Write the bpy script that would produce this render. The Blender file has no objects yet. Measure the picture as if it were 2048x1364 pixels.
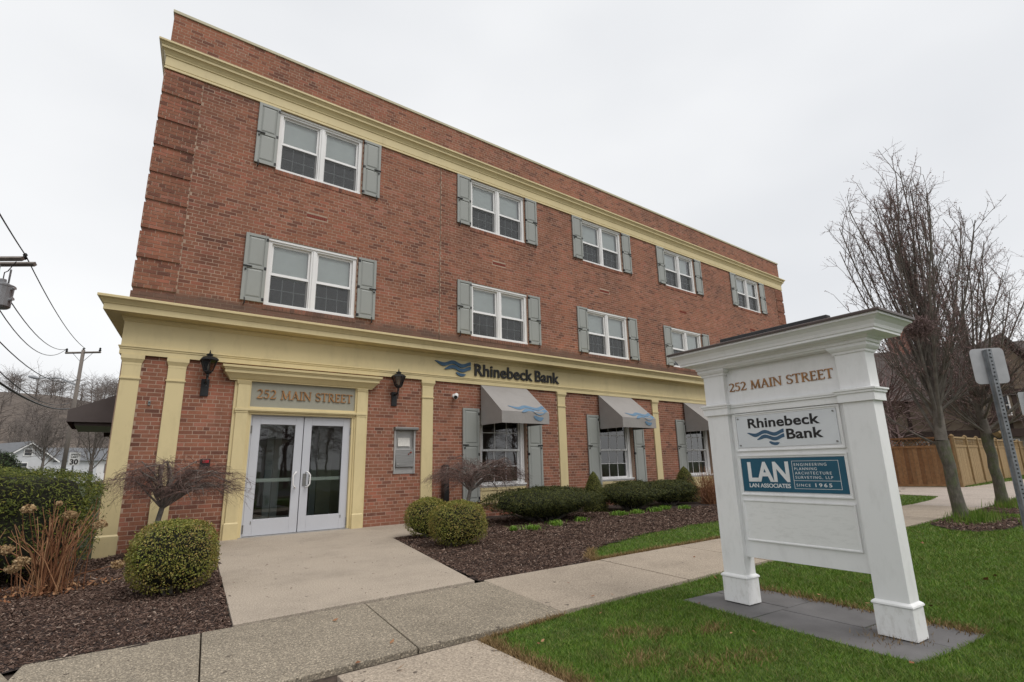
import bpy, bmesh, math, random
import numpy as np
from mathutils import Vector, Matrix

R_ = math.radians
rnd = random.Random(7)
rng = np.random.default_rng(7)
C = bpy.context.scene.collection
SC = bpy.context.scene

# ------------------------------------------------------------------ camera
CAMLOC = (0.0, -10.47, 1.13)
ROT = np.array([[0.79769449, -0.60267903, -0.02148207],
                [0.12237471, 0.19664787, -0.9728073],
                [0.59051497, 0.77337416, 0.2306176]])
u_, _, vt_ = np.linalg.svd(ROT)
ROT = u_ @ vt_
cd = bpy.data.cameras.new('camera')
cam = bpy.data.objects.new('camera', cd)
C.objects.link(cam)
cd.sensor_width = 36.0
cd.lens = 36.0 * 1046.66 / 2048.0
cd.clip_start = 0.05
cd.clip_end = 3000
m = Matrix(((ROT[0][0], -ROT[1][0], -ROT[2][0], CAMLOC[0]),
            (ROT[0][1], -ROT[1][1], -ROT[2][1], CAMLOC[1]),
            (ROT[0][2], -ROT[1][2], -ROT[2][2], CAMLOC[2]),
            (0, 0, 0, 1)))
cam.matrix_world = m
SC.camera = cam

# ------------------------------------------------------------------ world: overcast sky
SUN_EL, SUN_AZ = 56.0, 165.0      # azimuth: light comes from the street side
w = bpy.data.worlds.new('World')
SC.world = w
w.use_nodes = True
wn, wl = w.node_tree.nodes, w.node_tree.links
wn.clear()
wo = wn.new('ShaderNodeOutputWorld')
bg = wn.new('ShaderNodeBackground')
sky = wn.new('ShaderNodeTexSky')
sky.sky_type = 'NISHITA'
sky.sun_disc = False
sky.sun_elevation = R_(SUN_EL)
sky.sun_rotation = R_(SUN_AZ)
sky.air_density = 1.0
sky.dust_density = 4.0
sc_ = wn.new('ShaderNodeVectorMath'); sc_.operation = 'SCALE'; sc_.inputs['Scale'].default_value = 0.9
tc = wn.new('ShaderNodeTexCoord')
mp = wn.new('ShaderNodeMapping'); mp.inputs['Scale'].default_value = (1.0, 1.0, 2.2)
nz = wn.new('ShaderNodeTexNoise'); nz.inputs['Scale'].default_value = 1.5; nz.inputs['Detail'].default_value = 3.5; nz.inputs['Roughness'].default_value = 0.45
cr = wn.new('ShaderNodeValToRGB')
cr.color_ramp.elements[0].position = 0.30; cr.color_ramp.elements[0].color = (7.5, 7.65, 7.9, 1)
cr.color_ramp.elements[1].position = 0.72; cr.color_ramp.elements[1].color = (9.5, 9.55, 9.6, 1)
mx = wn.new('ShaderNodeMix'); mx.data_type = 'RGBA'; mx.inputs['Factor'].default_value = 0.93
wl.new(tc.outputs['Generated'], mp.inputs['Vector'])
wl.new(mp.outputs['Vector'], nz.inputs['Vector'])
wl.new(nz.outputs['Fac'], cr.inputs['Fac'])
wl.new(sky.outputs['Color'], sc_.inputs[0])
wl.new(sc_.outputs[0], mx.inputs['A'])
wl.new(cr.outputs['Color'], mx.inputs['B'])
wl.new(mx.outputs['Result'], bg.inputs['Color'])
bg.inputs['Strength'].default_value = 0.10
wl.new(bg.outputs[0], wo.inputs[0])

# ------------------------------------------------------------------ sun behind cloud
sd = bpy.data.lights.new('sun', 'SUN')
sun = bpy.data.objects.new('sun', sd)
C.objects.link(sun)
sd.energy = 1.5
sd.angle = R_(32)
sd.color = (1.0, 0.97, 0.93)
az = R_(SUN_AZ)
sdir = Vector((math.sin(az) * math.cos(R_(SUN_EL)), math.cos(az) * math.cos(R_(SUN_EL)), math.sin(R_(SUN_EL))))
sun.rotation_euler = sdir.to_track_quat('Z', 'Y').to_euler()

SC.view_settings.view_transform = 'Standard'
SC.view_settings.look = 'None'
SC.view_settings.exposure = 0.14
SC.view_settings.gamma = 1.0
SC.render.engine = 'CYCLES'
try:
    SC.cycles.use_denoising = True
    SC.cycles.max_bounces = 8
    SC.cycles.transparent_max_bounces = 12
except Exception:
    pass


# ------------------------------------------------------------------ camera maths for siting things at a depth
def ray(px, py):
    d = np.array([(px - 1024) / 1046.66, (py - 682) / 1046.66, 1.0])
    return ROT.T @ d


def at_depth(px, py, dep):
    return np.array(CAMLOC) + ray(px, py) * dep


def proj(P):
    q = (np.asarray(P, float) - np.array(CAMLOC)) @ ROT.T
    return np.stack([1024 + 1046.66 * q[..., 0] / q[..., 2], 682 + 1046.66 * q[..., 1] / q[..., 2], q[..., 2]], -1)


# ================================================================== materials
def new_mat(name):
    mt = bpy.data.materials.new(name)
    mt.use_nodes = True
    n, l = mt.node_tree.nodes, mt.node_tree.links
    b = n['Principled BSDF']
    return mt, n, l, b


def ramp(n, stops):
    r = n.new('ShaderNodeValToRGB')
    e = r.color_ramp.elements
    while len(e) < len(stops):
        e.new(0.5)
    for k, (p, c) in enumerate(stops):
        e[k].position = p
        e[k].color = (c[0], c[1], c[2], 1)
    return r


def noise(n, l, scale, detail=4, rough=0.55, coord='Object', stretch=None, obj_vec=None):
    t = n.new('ShaderNodeTexNoise')
    t.inputs['Scale'].default_value = scale
    t.inputs['Detail'].default_value = detail
    t.inputs['Roughness'].default_value = rough
    if coord == 'World':
        g = n.new('ShaderNodeNewGeometry'); src = g.outputs['Position']
    else:
        g = n.new('ShaderNodeTexCoord'); src = g.outputs[coord]
    if stretch:
        mpn = n.new('ShaderNodeMapping'); mpn.inputs['Scale'].default_value = stretch
        l.new(src, mpn.inputs['Vector']); src = mpn.outputs['Vector']
    l.new(src, t.inputs['Vector'])
    return t


def mixc(n, l, fac, a, b, mode='MIX'):
    mxn = n.new('ShaderNodeMix'); mxn.data_type = 'RGBA'; mxn.blend_type = mode
    for s, v in (('Factor', fac), ('A', a), ('B', b)):
        i = [q for q in mxn.inputs if q.name == s and (q.type == ('VALUE' if s == 'Factor' else 'RGBA'))][0]
        if hasattr(v, 'links') or hasattr(v, 'is_linked'):
            l.new(v, i)
        elif isinstance(v, (int, float)):
            i.default_value = v
        else:
            i.default_value = (v[0], v[1], v[2], 1)
    return [q for q in mxn.outputs if q.type == 'RGBA'][0]


def simple(name, col, rough=0.6, var=0.12, scale=6.0, bump=0.0, bscale=60.0, metal=0.0, spec=0.4, stretch=None, coord='Object', detail=5):
    mt, n, l, b = new_mat(name)
    t = noise(n, l, scale, detail, 0.6, coord, stretch)
    lo = tuple(c * (1 - var) for c in col)
    hi = tuple(min(1, c * (1 + var)) for c in col)
    r = ramp(n, [(0.3, lo), (0.7, hi)])
    l.new(t.outputs['Fac'], r.inputs['Fac'])
    l.new(r.outputs['Color'], b.inputs['Base Color'])
    b.inputs['Roughness'].default_value = rough
    b.inputs['Metallic'].default_value = metal
    b.inputs['Specular IOR Level'].default_value = spec
    if bump:
        t2 = noise(n, l, bscale, 4, 0.6, coord, stretch)
        bp = n.new('ShaderNodeBump'); bp.inputs['Strength'].default_value = bump; bp.inputs['Distance'].default_value = 0.01
        l.new(t2.outputs['Fac'], bp.inputs['Height'])
        l.new(bp.outputs['Normal'], b.inputs['Normal'])
    return mt


def island_rand(n, l):
    """a random number for every loose piece of a mesh and every object"""
    g = n.new('ShaderNodeNewGeometry')
    o = n.new('ShaderNodeObjectInfo')
    a = n.new('ShaderNodeMath'); a.operation = 'ADD'
    l.new(g.outputs['Random Per Island'], a.inputs[0])
    l.new(o.outputs['Random'], a.inputs[1])
    f = n.new('ShaderNodeMath'); f.operation = 'FRACT'
    l.new(a.outputs[0], f.inputs[0])
    return f.outputs[0]


def pieces(name, stops, rough=0.7, spec=0.3, patch=None, pscale=1.0, trans=0.0, fine=0.0, fscale=80):
    """material coloured per loose piece, with broad patches"""
    mt, n, l, b = new_mat(name)
    f = island_rand(n, l)
    r = ramp(n, stops)
    l.new(f, r.inputs['Fac'])
    out = r.outputs['Color']
    if patch:
        t = noise(n, l, pscale, 4, 0.6, 'World')
        r2 = ramp(n, [(0.38, (0, 0, 0)), (0.66, (1, 1, 1))])
        l.new(t.outputs['Fac'], r2.inputs['Fac'])
        rp = ramp(n, patch)
        l.new(f, rp.inputs['Fac'])
        out = mixc(n, l, r2.outputs['Color'], out, rp.outputs['Color'])
    if fine:
        t3 = noise(n, l, fscale, 3, 0.6, 'World')
        r3 = ramp(n, [(0.3, (1 - fine,) * 3), (0.7, (1 + fine * 0.6,) * 3)])
        l.new(t3.outputs['Fac'], r3.inputs['Fac'])
        out = mixc(n, l, 1.0, out, r3.outputs['Color'], 'MULTIPLY')
    l.new(out, b.inputs['Base Color'])
    b.inputs['Roughness'].default_value = rough
    b.inputs['Specular IOR Level'].default_value = spec
    if trans:
        b.inputs['Transmission Weight'].default_value = 0.0
        tr = n.new('ShaderNodeBsdfTranslucent')
        l.new(out, tr.inputs['Color'])
        ms = n.new('ShaderNodeMixShader'); ms.inputs[0].default_value = trans
        l.new(b.outputs[0], ms.inputs[1]); l.new(tr.outputs[0], ms.inputs[2])
        l.new(ms.outputs[0], n['Material Output'].inputs['Surface'])
    return mt


M = {}


def brick_mat():
    mt, n, l, b = new_mat('brick')
    f = island_rand(n, l)
    r = ramp(n, [(0.0, (0.145, 0.066, 0.048)), (0.07, (0.19, 0.082, 0.057)), (0.25, (0.245, 0.105, 0.067)), (0.50, (0.272, 0.119, 0.075)),
                 (0.75, (0.292, 0.125, 0.079)), (0.92, (0.318, 0.122, 0.08)), (1.0, (0.335, 0.155, 0.11))])
    l.new(f, r.inputs['Fac'])
    t = noise(n, l, 45, 5, 0.65, 'World')
    r1 = ramp(n, [(0.28, (0.80,) * 3), (0.72, (1.16,) * 3)])
    l.new(t.outputs['Fac'], r1.inputs['Fac'])
    c = mixc(n, l, 1.0, r.outputs['Color'], r1.outputs['Color'], 'MULTIPLY')
    # broad weathering over many courses
    t2 = noise(n, l, 0.55, 5, 0.6, 'World', (1, 1, 1.6))
    r2 = ramp(n, [(0.30, (0.74, 0.77, 0.80)), (0.52, (1.0, 1.0, 1.0)), (0.75, (1.18, 1.13, 1.08))])
    l.new(t2.outputs['Fac'], r2.inputs['Fac'])
    c = mixc(n, l, 1.0, c, r2.outputs['Color'], 'MULTIPLY')
    # rain streaks down the wall
    t5 = noise(n, l, 2.6, 5, 0.6, 'World', (1, 1, 0.10))
    r5 = ramp(n, [(0.30, (0.84, 0.85, 0.86)), (0.5, (1.0, 1.0, 1.0)), (0.72, (1.10, 1.08, 1.06))])
    l.new(t5.outputs['Fac'], r5.inputs['Fac'])
    c = mixc(n, l, 1.0, c, r5.outputs['Color'], 'MULTIPLY')
    # dusty lime bloom
    t3 = noise(n, l, 3.0, 6, 0.7, 'World')
    r3 = ramp(n, [(0.56, (0, 0, 0)), (0.80, (0.45, 0.45, 0.45))])
    l.new(t3.outputs['Fac'], r3.inputs['Fac'])
    c = mixc(n, l, r3.outputs['Color'], c, (0.36, 0.22, 0.175))
    # soot splashed on the courses above the cornice ledge
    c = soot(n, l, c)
    l.new(c, b.inputs['Base Color'])
    b.inputs['Roughness'].default_value = 0.88
    b.inputs['Specular IOR Level'].default_value = 0.2
    bp = n.new('ShaderNodeBump'); bp.inputs['Strength'].default_value = 0.35; bp.inputs['Distance'].default_value = 0.006
    l.new(t.outputs['Fac'], bp.inputs['Height']); l.new(bp.outputs['Normal'], b.inputs['Normal'])
    return mt


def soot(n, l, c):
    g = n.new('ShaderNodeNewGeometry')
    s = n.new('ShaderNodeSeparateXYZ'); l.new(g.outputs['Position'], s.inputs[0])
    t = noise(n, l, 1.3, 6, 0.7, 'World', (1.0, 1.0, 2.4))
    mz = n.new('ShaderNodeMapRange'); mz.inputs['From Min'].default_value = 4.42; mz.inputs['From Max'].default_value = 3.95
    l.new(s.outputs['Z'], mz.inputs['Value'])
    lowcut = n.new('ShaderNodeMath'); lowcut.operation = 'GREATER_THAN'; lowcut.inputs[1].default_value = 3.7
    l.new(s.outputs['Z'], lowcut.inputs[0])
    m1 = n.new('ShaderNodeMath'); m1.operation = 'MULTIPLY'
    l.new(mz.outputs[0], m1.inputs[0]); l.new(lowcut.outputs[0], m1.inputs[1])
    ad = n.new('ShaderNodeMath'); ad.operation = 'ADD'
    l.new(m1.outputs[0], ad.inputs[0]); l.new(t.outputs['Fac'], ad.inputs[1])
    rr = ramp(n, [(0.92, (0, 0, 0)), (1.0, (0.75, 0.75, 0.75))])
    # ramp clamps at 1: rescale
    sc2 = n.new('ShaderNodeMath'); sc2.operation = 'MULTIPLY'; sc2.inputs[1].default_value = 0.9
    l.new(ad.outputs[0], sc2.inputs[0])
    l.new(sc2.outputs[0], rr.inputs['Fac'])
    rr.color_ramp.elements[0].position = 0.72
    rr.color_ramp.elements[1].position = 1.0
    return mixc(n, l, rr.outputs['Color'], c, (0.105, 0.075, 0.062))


M['brick'] = brick_mat()


def mortar_mat():
    mt, n, l, b = new_mat('mortar')
    t = noise(n, l, 2.2, 6, 0.65, 'World')
    r = ramp(n, [(0.25, (0.31, 0.215, 0.16)), (0.6, (0.44, 0.32, 0.245)), (0.85, (0.55, 0.42, 0.33))])
    l.new(t.outputs['Fac'], r.inputs['Fac'])
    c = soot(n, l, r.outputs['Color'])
    l.new(c, b.inputs['Base Color'])
    b.inputs['Roughness'].default_value = 0.95
    b.inputs['Specular IOR Level'].default_value = 0.1
    return mt


M['mortar'] = mortar_mat()


def brick_tex_mat():
    mt, n, l, b = new_mat('brickwork_side')
    g = n.new('ShaderNodeNewGeometry')
    s = n.new('ShaderNodeSeparateXYZ'); l.new(g.outputs['Position'], s.inputs[0])
    a = n.new('ShaderNodeMath'); a.operation = 'ADD'
    l.new(s.outputs['X'], a.inputs[0]); l.new(s.outputs['Y'], a.inputs[1])
    cb = n.new('ShaderNodeCombineXYZ'); l.new(a.outputs[0], cb.inputs[0]); l.new(s.outputs['Z'], cb.inputs[1])
    bt = n.new('ShaderNodeTexBrick')
    bt.inputs['Scale'].default_value = 1.0
    bt.inputs['Brick Width'].default_value = 0.203
    bt.inputs['Row Height'].default_value = 0.0677
    bt.inputs['Mortar Size'].default_value = 0.005
    bt.inputs['Color1'].default_value = (0.22, 0.085, 0.06, 1)
    bt.inputs['Color2'].default_value = (0.34, 0.135, 0.09, 1)
    bt.inputs['Mortar'].default_value = (0.36, 0.27, 0.215, 1)
    l.new(cb.outputs[0], bt.inputs['Vector'])
    l.new(bt.outputs['Color'], b.inputs['Base Color'])
    b.inputs['Roughness'].default_value = 0.9
    return mt


M['brick_side'] = brick_tex_mat()


def paint(name, col, rough=0.45, dirt=(0.3, 0.27, 0.2), amt=0.25, stretch=(1.5, 1.5, 0.6), scale=3.0):
    """painted wood: faint streaks and dust"""
    mt, n, l, b = new_mat(name)
    t = noise(n, l, scale, 7, 0.7, 'World', stretch)
    r = ramp(n, [(0.50, (0, 0, 0)), (0.85, (amt,) * 3)])
    l.new(t.outputs['Fac'], r.inputs['Fac'])
    t2 = noise(n, l, 0.8, 3, 0.5, 'World')
    r2 = ramp(n, [(0.3, tuple(c * 0.95 for c in col)), (0.7, tuple(min(1, c * 1.04) for c in col))])
    l.new(t2.outputs['Fac'], r2.inputs['Fac'])
    c = mixc(n, l, r.outputs['Color'], r2.outputs['Color'], dirt)
    l.new(c, b.inputs['Base Color'])
    b.inputs['Roughness'].default_value = rough
    b.inputs['Specular IOR Level'].default_value = 0.4
    t3 = noise(n, l, 18, 4, 0.6, 'World', (1, 1, 0.4))
    bp = n.new('ShaderNodeBump'); bp.inputs['Strength'].default_value = 0.06; bp.inputs['Distance'].default_value = 0.01
    l.new(t3.outputs['Fac'], bp.inputs['Height']); l.new(bp.outputs['Normal'], b.inputs['Normal'])
    return mt


M['cream'] = paint('cream_paint', (0.64, 0.53, 0.292), 0.5, (0.30, 0.235, 0.13), 0.32)
M['coping'] = paint('coping_metal', (0.47, 0.43, 0.29), 0.45, (0.25, 0.24, 0.18), 0.4)
M['sage'] = paint('sage_shutter', (0.295, 0.305, 0.285), 0.45, (0.2, 0.2, 0.17), 0.2)
M['panel_grey'] = paint('grey_panel', (0.30, 0.29, 0.235), 0.5, (0.2, 0.19, 0.15), 0.15)
M['white'] = paint('white_paint', (0.78, 0.77, 0.76), 0.45, (0.45, 0.43, 0.4), 0.22)
M['signwhite'] = paint('sign_white', (0.82, 0.82, 0.815), 0.42, (0.42, 0.42, 0.40), 0.30, (2, 2, 0.8), 5.0)
M['doorwhite'] = paint('door_aluminium', (0.50, 0.51, 0.545), 0.38, (0.42, 0.41, 0.42), 0.25)
M['black_iron'] = simple('black_iron', (0.012, 0.012, 0.013), 0.45, 0.2, 8, 0.1)
M['steel'] = simple('brushed_steel', (0.24, 0.235, 0.225), 0.42, 0.18, 3, 0.08, 90, 0.75, 0.5, (1, 1, 12))
M['steel_light'] = simple('pale_steel', (0.42, 0.41, 0.395), 0.45, 0.12, 5, 0.05, 90, 0.4, 0.5)
M['paper'] = simple('paper', (0.62, 0.60, 0.56), 0.8, 0.12, 30)
M['terracotta'] = simple('terracotta_vent', (0.23, 0.055, 0.035), 0.8, 0.2, 20)
M['awning'] = simple('awning_canvas', (0.30, 0.282, 0.268), 0.9, 0.07, 2.5, 0.15, 260)
M['awning_side'] = M['awning']
M['canopy'] = simple('brown_canvas', (0.15, 0.127, 0.12), 0.85, 0.1, 2.5, 0.12, 220)
M['blueprint'] = simple('blue_print', (0.055, 0.115, 0.19), 0.7, 0.15, 9)
M['bluefade'] = simple('faded_blue_print', (0.12, 0.205, 0.30), 0.85, 0.12, 9)
M['blackletter'] = simple('black_letter', (0.014, 0.013, 0.013), 0.4, 0.2, 9)
M['gold'] = simple('bronze_letter', (0.36, 0.185, 0.075), 0.5, 0.3, 14, 0.0, 60, 0.35)
M['teal'] = simple('teal_panel', (0.017, 0.098, 0.158), 0.35, 0.1, 4)
M['silverpanel'] = simple('silver_panel', (0.68, 0.70, 0.72), 0.4, 0.05, 4)
M['letterwhite'] = simple('white_letter', (0.76, 0.77, 0.77), 0.5, 0.05, 8)
M['red'] = simple('red_plastic', (0.35, 0.02, 0.03), 0.3, 0.1, 8)
M['roofbrown'] = simple('brown_metal_roof', (0.07, 0.048, 0.04), 0.4, 0.2, 6)
M['galv'] = simple('galvanised', (0.25, 0.26, 0.275), 0.5, 0.25, 22, 0.1, 70, 0.5)
M['signback'] = simple('sign_back', (0.44, 0.44, 0.45), 0.42, 0.1, 9, 0.04, 60, 0.45)
M['blind'] = simple('blind', (0.85, 0.87, 0.855), 0.8, 0.04, 3)
M['interior'] = simple('interior_wall', (0.17, 0.15, 0.125), 0.9, 0.1, 2)
M['interior_floor'] = simple('interior_floor', (0.12, 0.115, 0.1), 0.5, 0.1, 2)
M['screen'] = None


def glass_mat(name, tint=(0.9, 0.95, 0.93), ior=1.5, extra=0.0):
    mt, n, l, b = new_mat(name)
    n.remove(b)
    tr = n.new('ShaderNodeBsdfTransparent'); tr.inputs['Color'].default_value = (*tint, 1)
    gl = n.new('ShaderNodeBsdfGlossy'); gl.inputs['Roughness'].default_value = 0.015
    t = noise(n, l, 1.7, 2, 0.5, 'World')
    bp = n.new('ShaderNodeBump'); bp.inputs['Strength'].default_value = 0.05; bp.inputs['Distance'].default_value = 0.02
    l.new(t.outputs['Fac'], bp.inputs['Height']); l.new(bp.outputs['Normal'], gl.inputs['Normal'])
    fr = n.new('ShaderNodeFresnel'); fr.inputs['IOR'].default_value = ior
    ad = n.new('ShaderNodeMath'); ad.operation = 'MULTIPLY_ADD'; ad.inputs[1].default_value = 1.8; ad.inputs[2].default_value = extra
    l.new(fr.outputs[0], ad.inputs[0])
    ms = n.new('ShaderNodeMixShader')
    l.new(ad.outputs[0], ms.inputs[0]); l.new(tr.outputs[0], ms.inputs[1]); l.new(gl.outputs[0], ms.inputs[2])
    l.new(ms.outputs[0], n['Material Output'].inputs['Surface'])
    return mt


M['glass'] = glass_mat('window_glass', (0.95, 0.985, 0.97), 1.52, 0.06)
M['doorglass'] = glass_mat('door_glass', (0.82, 0.91, 0.86), 1.5, 0.03)
M['lampglass'] = glass_mat('lamp_glass', (0.62, 0.58, 0.52), 1.45, 0.08)


def screen_mat():
    """insect screen: a dark mesh that lets some light through"""
    mt, n, l, b = new_mat('insect_screen')
    b.inputs['Base Color'].default_value = (0.075, 0.08, 0.083, 1)
    b.inputs['Roughness'].default_value = 0.7
    tr = n.new('ShaderNodeBsdfTransparent')
    ms = n.new('ShaderNodeMixShader'); ms.inputs[0].default_value = 0.55
    l.new(b.outputs[0], ms.inputs[1]); l.new(tr.outputs[0], ms.inputs[2])
    l.new(ms.outputs[0], n['Material Output'].inputs['Surface'])
    return mt


M['screen'] = screen_mat()


def concrete_mat(name, col, agg=0.0, scale=70, stain=0.35):
    mt, n, l, b = new_mat(name)
    t = noise(n, l, 1.1, 9, 0.72, 'World')
    r = ramp(n, [(0.25, tuple(c * (1 - stain * 0.75) for c in col)), (0.5, col), (0.8, tuple(min(1, c * (1 + stain * 0.35)) for c in col))])
    l.new(t.outputs['Fac'], r.inputs['Fac'])
    c = r.outputs['Color']
    t2 = noise(n, l, 75, 5, 0.75, 'World')
    r2 = ramp(n, [(0.34, (0.55,) * 3), (0.66, (1.38,) * 3)])
    l.new(t2.outputs['Fac'], r2.inputs['Fac'])
    c = mixc(n, l, 1.0, c, r2.outputs['Color'], 'MULTIPLY')
    hs = t2.outputs['Fac']
    if agg:
        v = n.new('ShaderNodeTexVoronoi'); v.inputs['Scale'].default_value = scale
        g = n.new('ShaderNodeNewGeometry'); l.new(g.outputs['Position'], v.inputs['Vector'])
        rv = ramp(n, [(0.0, (0.55, 0.5, 0.44)), (0.35, (0.95, 0.93, 0.9)), (0.65, (1.05, 1.0, 0.93)), (0.86, (1.75, 1.7, 1.6)), (1.0, (2.3, 2.2, 2.05))])
        sv = n.new('ShaderNodeSeparateColor'); l.new(v.outputs['Color'], sv.inputs[0])
        l.new(sv.outputs[0], rv.inputs['Fac'])
        ed = ramp(n, [(0.0, (1.0,) * 3), (0.55, (0.5,) * 3)])
        ml = n.new('ShaderNodeMath'); ml.operation = 'MULTIPLY'; ml.inputs[1].default_value = 1.0
        l.new(v.outputs['Distance'], ml.inputs[0]); l.new(ml.outputs[0], ed.inputs['Fac'])
        c2 = mixc(n, l, 1.0, c, rv.outputs['Color'], 'MULTIPLY')
        c2 = mixc(n, l, 1.0, c2, ed.outputs['Color'], 'MULTIPLY')
        c = mixc(n, l, agg, c, c2)
        hs = v.outputs['Distance']
    # small dark droppings and leaf bits
    t4 = noise(n, l, 14, 2, 0.5, 'World')
    r4 = ramp(n, [(0.70, (0, 0, 0)), (0.72, (0.8, 0.8, 0.8))])
    l.new(t4.outputs['Fac'], r4.inputs['Fac'])
    c = mixc(n, l, r4.outputs['Color'], c, (0.07, 0.055, 0.045))
    l.new(c, b.inputs['Base Color'])
    b.inputs['Roughness'].default_value = 0.9
    b.inputs['Specular IOR Level'].default_value = 0.25
    bp = n.new('ShaderNodeBump'); bp.inputs['Strength'].default_value = 0.5 if agg else 0.25; bp.inputs['Distance'].default_value = 0.004
    bp.invert = bool(agg)
    l.new(hs, bp.inputs['Height']); l.new(bp.outputs['Normal'], b.inputs['Normal'])
    return mt


M['conc'] = concrete_mat('walk_concrete', (0.395, 0.335, 0.27))
M['conc2'] = concrete_mat('smooth_concrete', (0.41, 0.345, 0.275), 0.25, 110)
M['agg'] = concrete_mat('exposed_aggregate', (0.37, 0.325, 0.26), 0.75, 120)
M['farconc'] = concrete_mat('far_concrete', (0.42, 0.36, 0.31))
M['slate'] = simple('bluestone', (0.125, 0.12, 0.12), 0.75, 0.25, 2.2, 0.2, 60)
M['asphalt'] = simple('asphalt', (0.055, 0.055, 0.057), 0.9, 0.2, 30, 0.3, 200)
M['soil'] = simple('soil', (0.055, 0.04, 0.03), 0.95, 0.5, 18, 0.6, 60)
M['mulchbase'] = simple('mulch_base', (0.034, 0.021, 0.017), 0.95, 0.5, 40, 0.8, 60)
M['chip'] = pieces('bark_chip', [(0.0, (0.03, 0.017, 0.012)), (0.35, (0.074, 0.043, 0.032)), (0.7, (0.13, 0.082, 0.062)), (0.92, (0.20, 0.135, 0.105)), (1.0, (0.40, 0.31, 0.25))], 0.9, 0.2)
M['grassbase'] = simple('turf_base', (0.07, 0.11, 0.024), 0.95, 0.5, 9, 0.4, 120, coord='Object')
M['grass'] = pieces('grass', [(0.0, (0.066, 0.132, 0.013)), (0.5, (0.122, 0.232, 0.024)), (0.9, (0.195, 0.305, 0.04)), (1.0, (0.31, 0.29, 0.10))], 0.6, 0.3,
                    [(0.0, (0.06, 0.112, 0.015)), (0.6, (0.115, 0.19, 0.028)), (1.0, (0.24, 0.21, 0.085))], 5.0, 0.25)
M['drygrass'] = pieces('dry_grass', [(0.0, (0.12, 0.075, 0.03)), (0.6, (0.25, 0.165, 0.075)), (1.0, (0.34, 0.24, 0.12))], 0.8, 0.2)
M['ground'] = simple('meadow', (0.05, 0.065, 0.024), 0.95, 0.4, 0.4, 0.3, 20)
M['hill'] = simple('wooded_hill', (0.125, 0.10, 0.082), 1.0, 0.3, 0.06, 0.5, 0.5)
M['box'] = pieces('box_leaves', [(0.0, (0.08, 0.098, 0.012)), (0.45, (0.18, 0.205, 0.03)), (0.85, (0.29, 0.295, 0.052)), (1.0, (0.42, 0.31, 0.09))], 0.5, 0.4,
                  [(0.0, (0.11, 0.11, 0.02)), (0.6, (0.25, 0.225, 0.045)), (1.0, (0.38, 0.23, 0.085))], 3.5, 0.2)
M['boxcore'] = simple('shrub_shade', (0.012, 0.012, 0.006), 0.95, 0.3, 20)  # near-black colour standing for the shade inside shrubs
M['yew'] = pieces('yew_needles', [(0.0, (0.010, 0.015, 0.004)), (0.5, (0.034, 0.044, 0.008)), (0.9, (0.085, 0.095, 0.016)), (1.0, (0.15, 0.145, 0.028))], 0.6, 0.3,
                  [(0.0, (0.02, 0.03, 0.006)), (0.7, (0.065, 0.075, 0.013)), (1.0, (0.12, 0.11, 0.026))], 2.5, 0.1)
M['hedge'] = pieces('hedge_needles', [(0.0, (0.035, 0.048, 0.007)), (0.5, (0.105, 0.13, 0.017)), (0.9, (0.20, 0.215, 0.03)), (1.0, (0.27, 0.23, 0.04))], 0.6, 0.3,
                    [(0.0, (0.02, 0.035, 0.006)), (0.6, (0.06, 0.08, 0.013)), (1.0, (0.12, 0.12, 0.02))], 3.0, 0.15)
M['spruce'] = pieces('spruce_needles', [(0.0, (0.05, 0.062, 0.011)), (0.5, (0.12, 0.13, 0.024)), (1.0, (0.21, 0.20, 0.045))], 0.6, 0.3, None, 1, 0.15)
M['twig'] = pieces('maple_twig', [(0.0, (0.065, 0.037, 0.031)), (0.6, (0.14, 0.085, 0.072)), (1.0, (0.25, 0.165, 0.14))], 0.75, 0.3)
M['maplebark'] = simple('maple_bark', (0.14, 0.125, 0.11), 0.85, 0.35, 12, 0.5, 60)
M['bark'] = None
M['treetwig'] = pieces('tree_twig', [(0.0, (0.11, 0.074, 0.07)), (0.6, (0.20, 0.138, 0.13)), (1.0, (0.30, 0.215, 0.205))], 0.85, 0.2)
M['bud'] = pieces('tree_bud', [(0.0, (0.20, 0.11, 0.105)), (0.6, (0.32, 0.20, 0.185)), (1.0, (0.46, 0.33, 0.30))], 0.8, 0.2)
M['fartwig'] = pieces('far_twig', [(0.0, (0.11, 0.094, 0.086)), (1.0, (0.21, 0.182, 0.165))], 0.9, 0.1)
M['cane'] = pieces('dry_cane', [(0.0, (0.12, 0.048, 0.024)), (0.5, (0.25, 0.108, 0.05)), (1.0, (0.40, 0.23, 0.12))], 0.7, 0.3)
M['bloom'] = pieces('dry_flower', [(0.0, (0.26, 0.16, 0.08)), (0.6, (0.42, 0.29, 0.155)), (1.0, (0.56, 0.42, 0.25))], 0.85, 0.2, None, 1, 0.2)
M['sprout'] = pieces('daylily_leaf', [(0.0, (0.09, 0.19, 0.018)), (0.6, (0.20, 0.36, 0.045)), (1.0, (0.32, 0.48, 0.08))], 0.5, 0.4, None, 1, 0.3)
M['evergreen'] = pieces('evergreen_needles', [(0.0, (0.01, 0.02, 0.006)), (0.6, (0.028, 0.05, 0.014)), (1.0, (0.06, 0.09, 0.025))], 0.6, 0.3)


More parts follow.
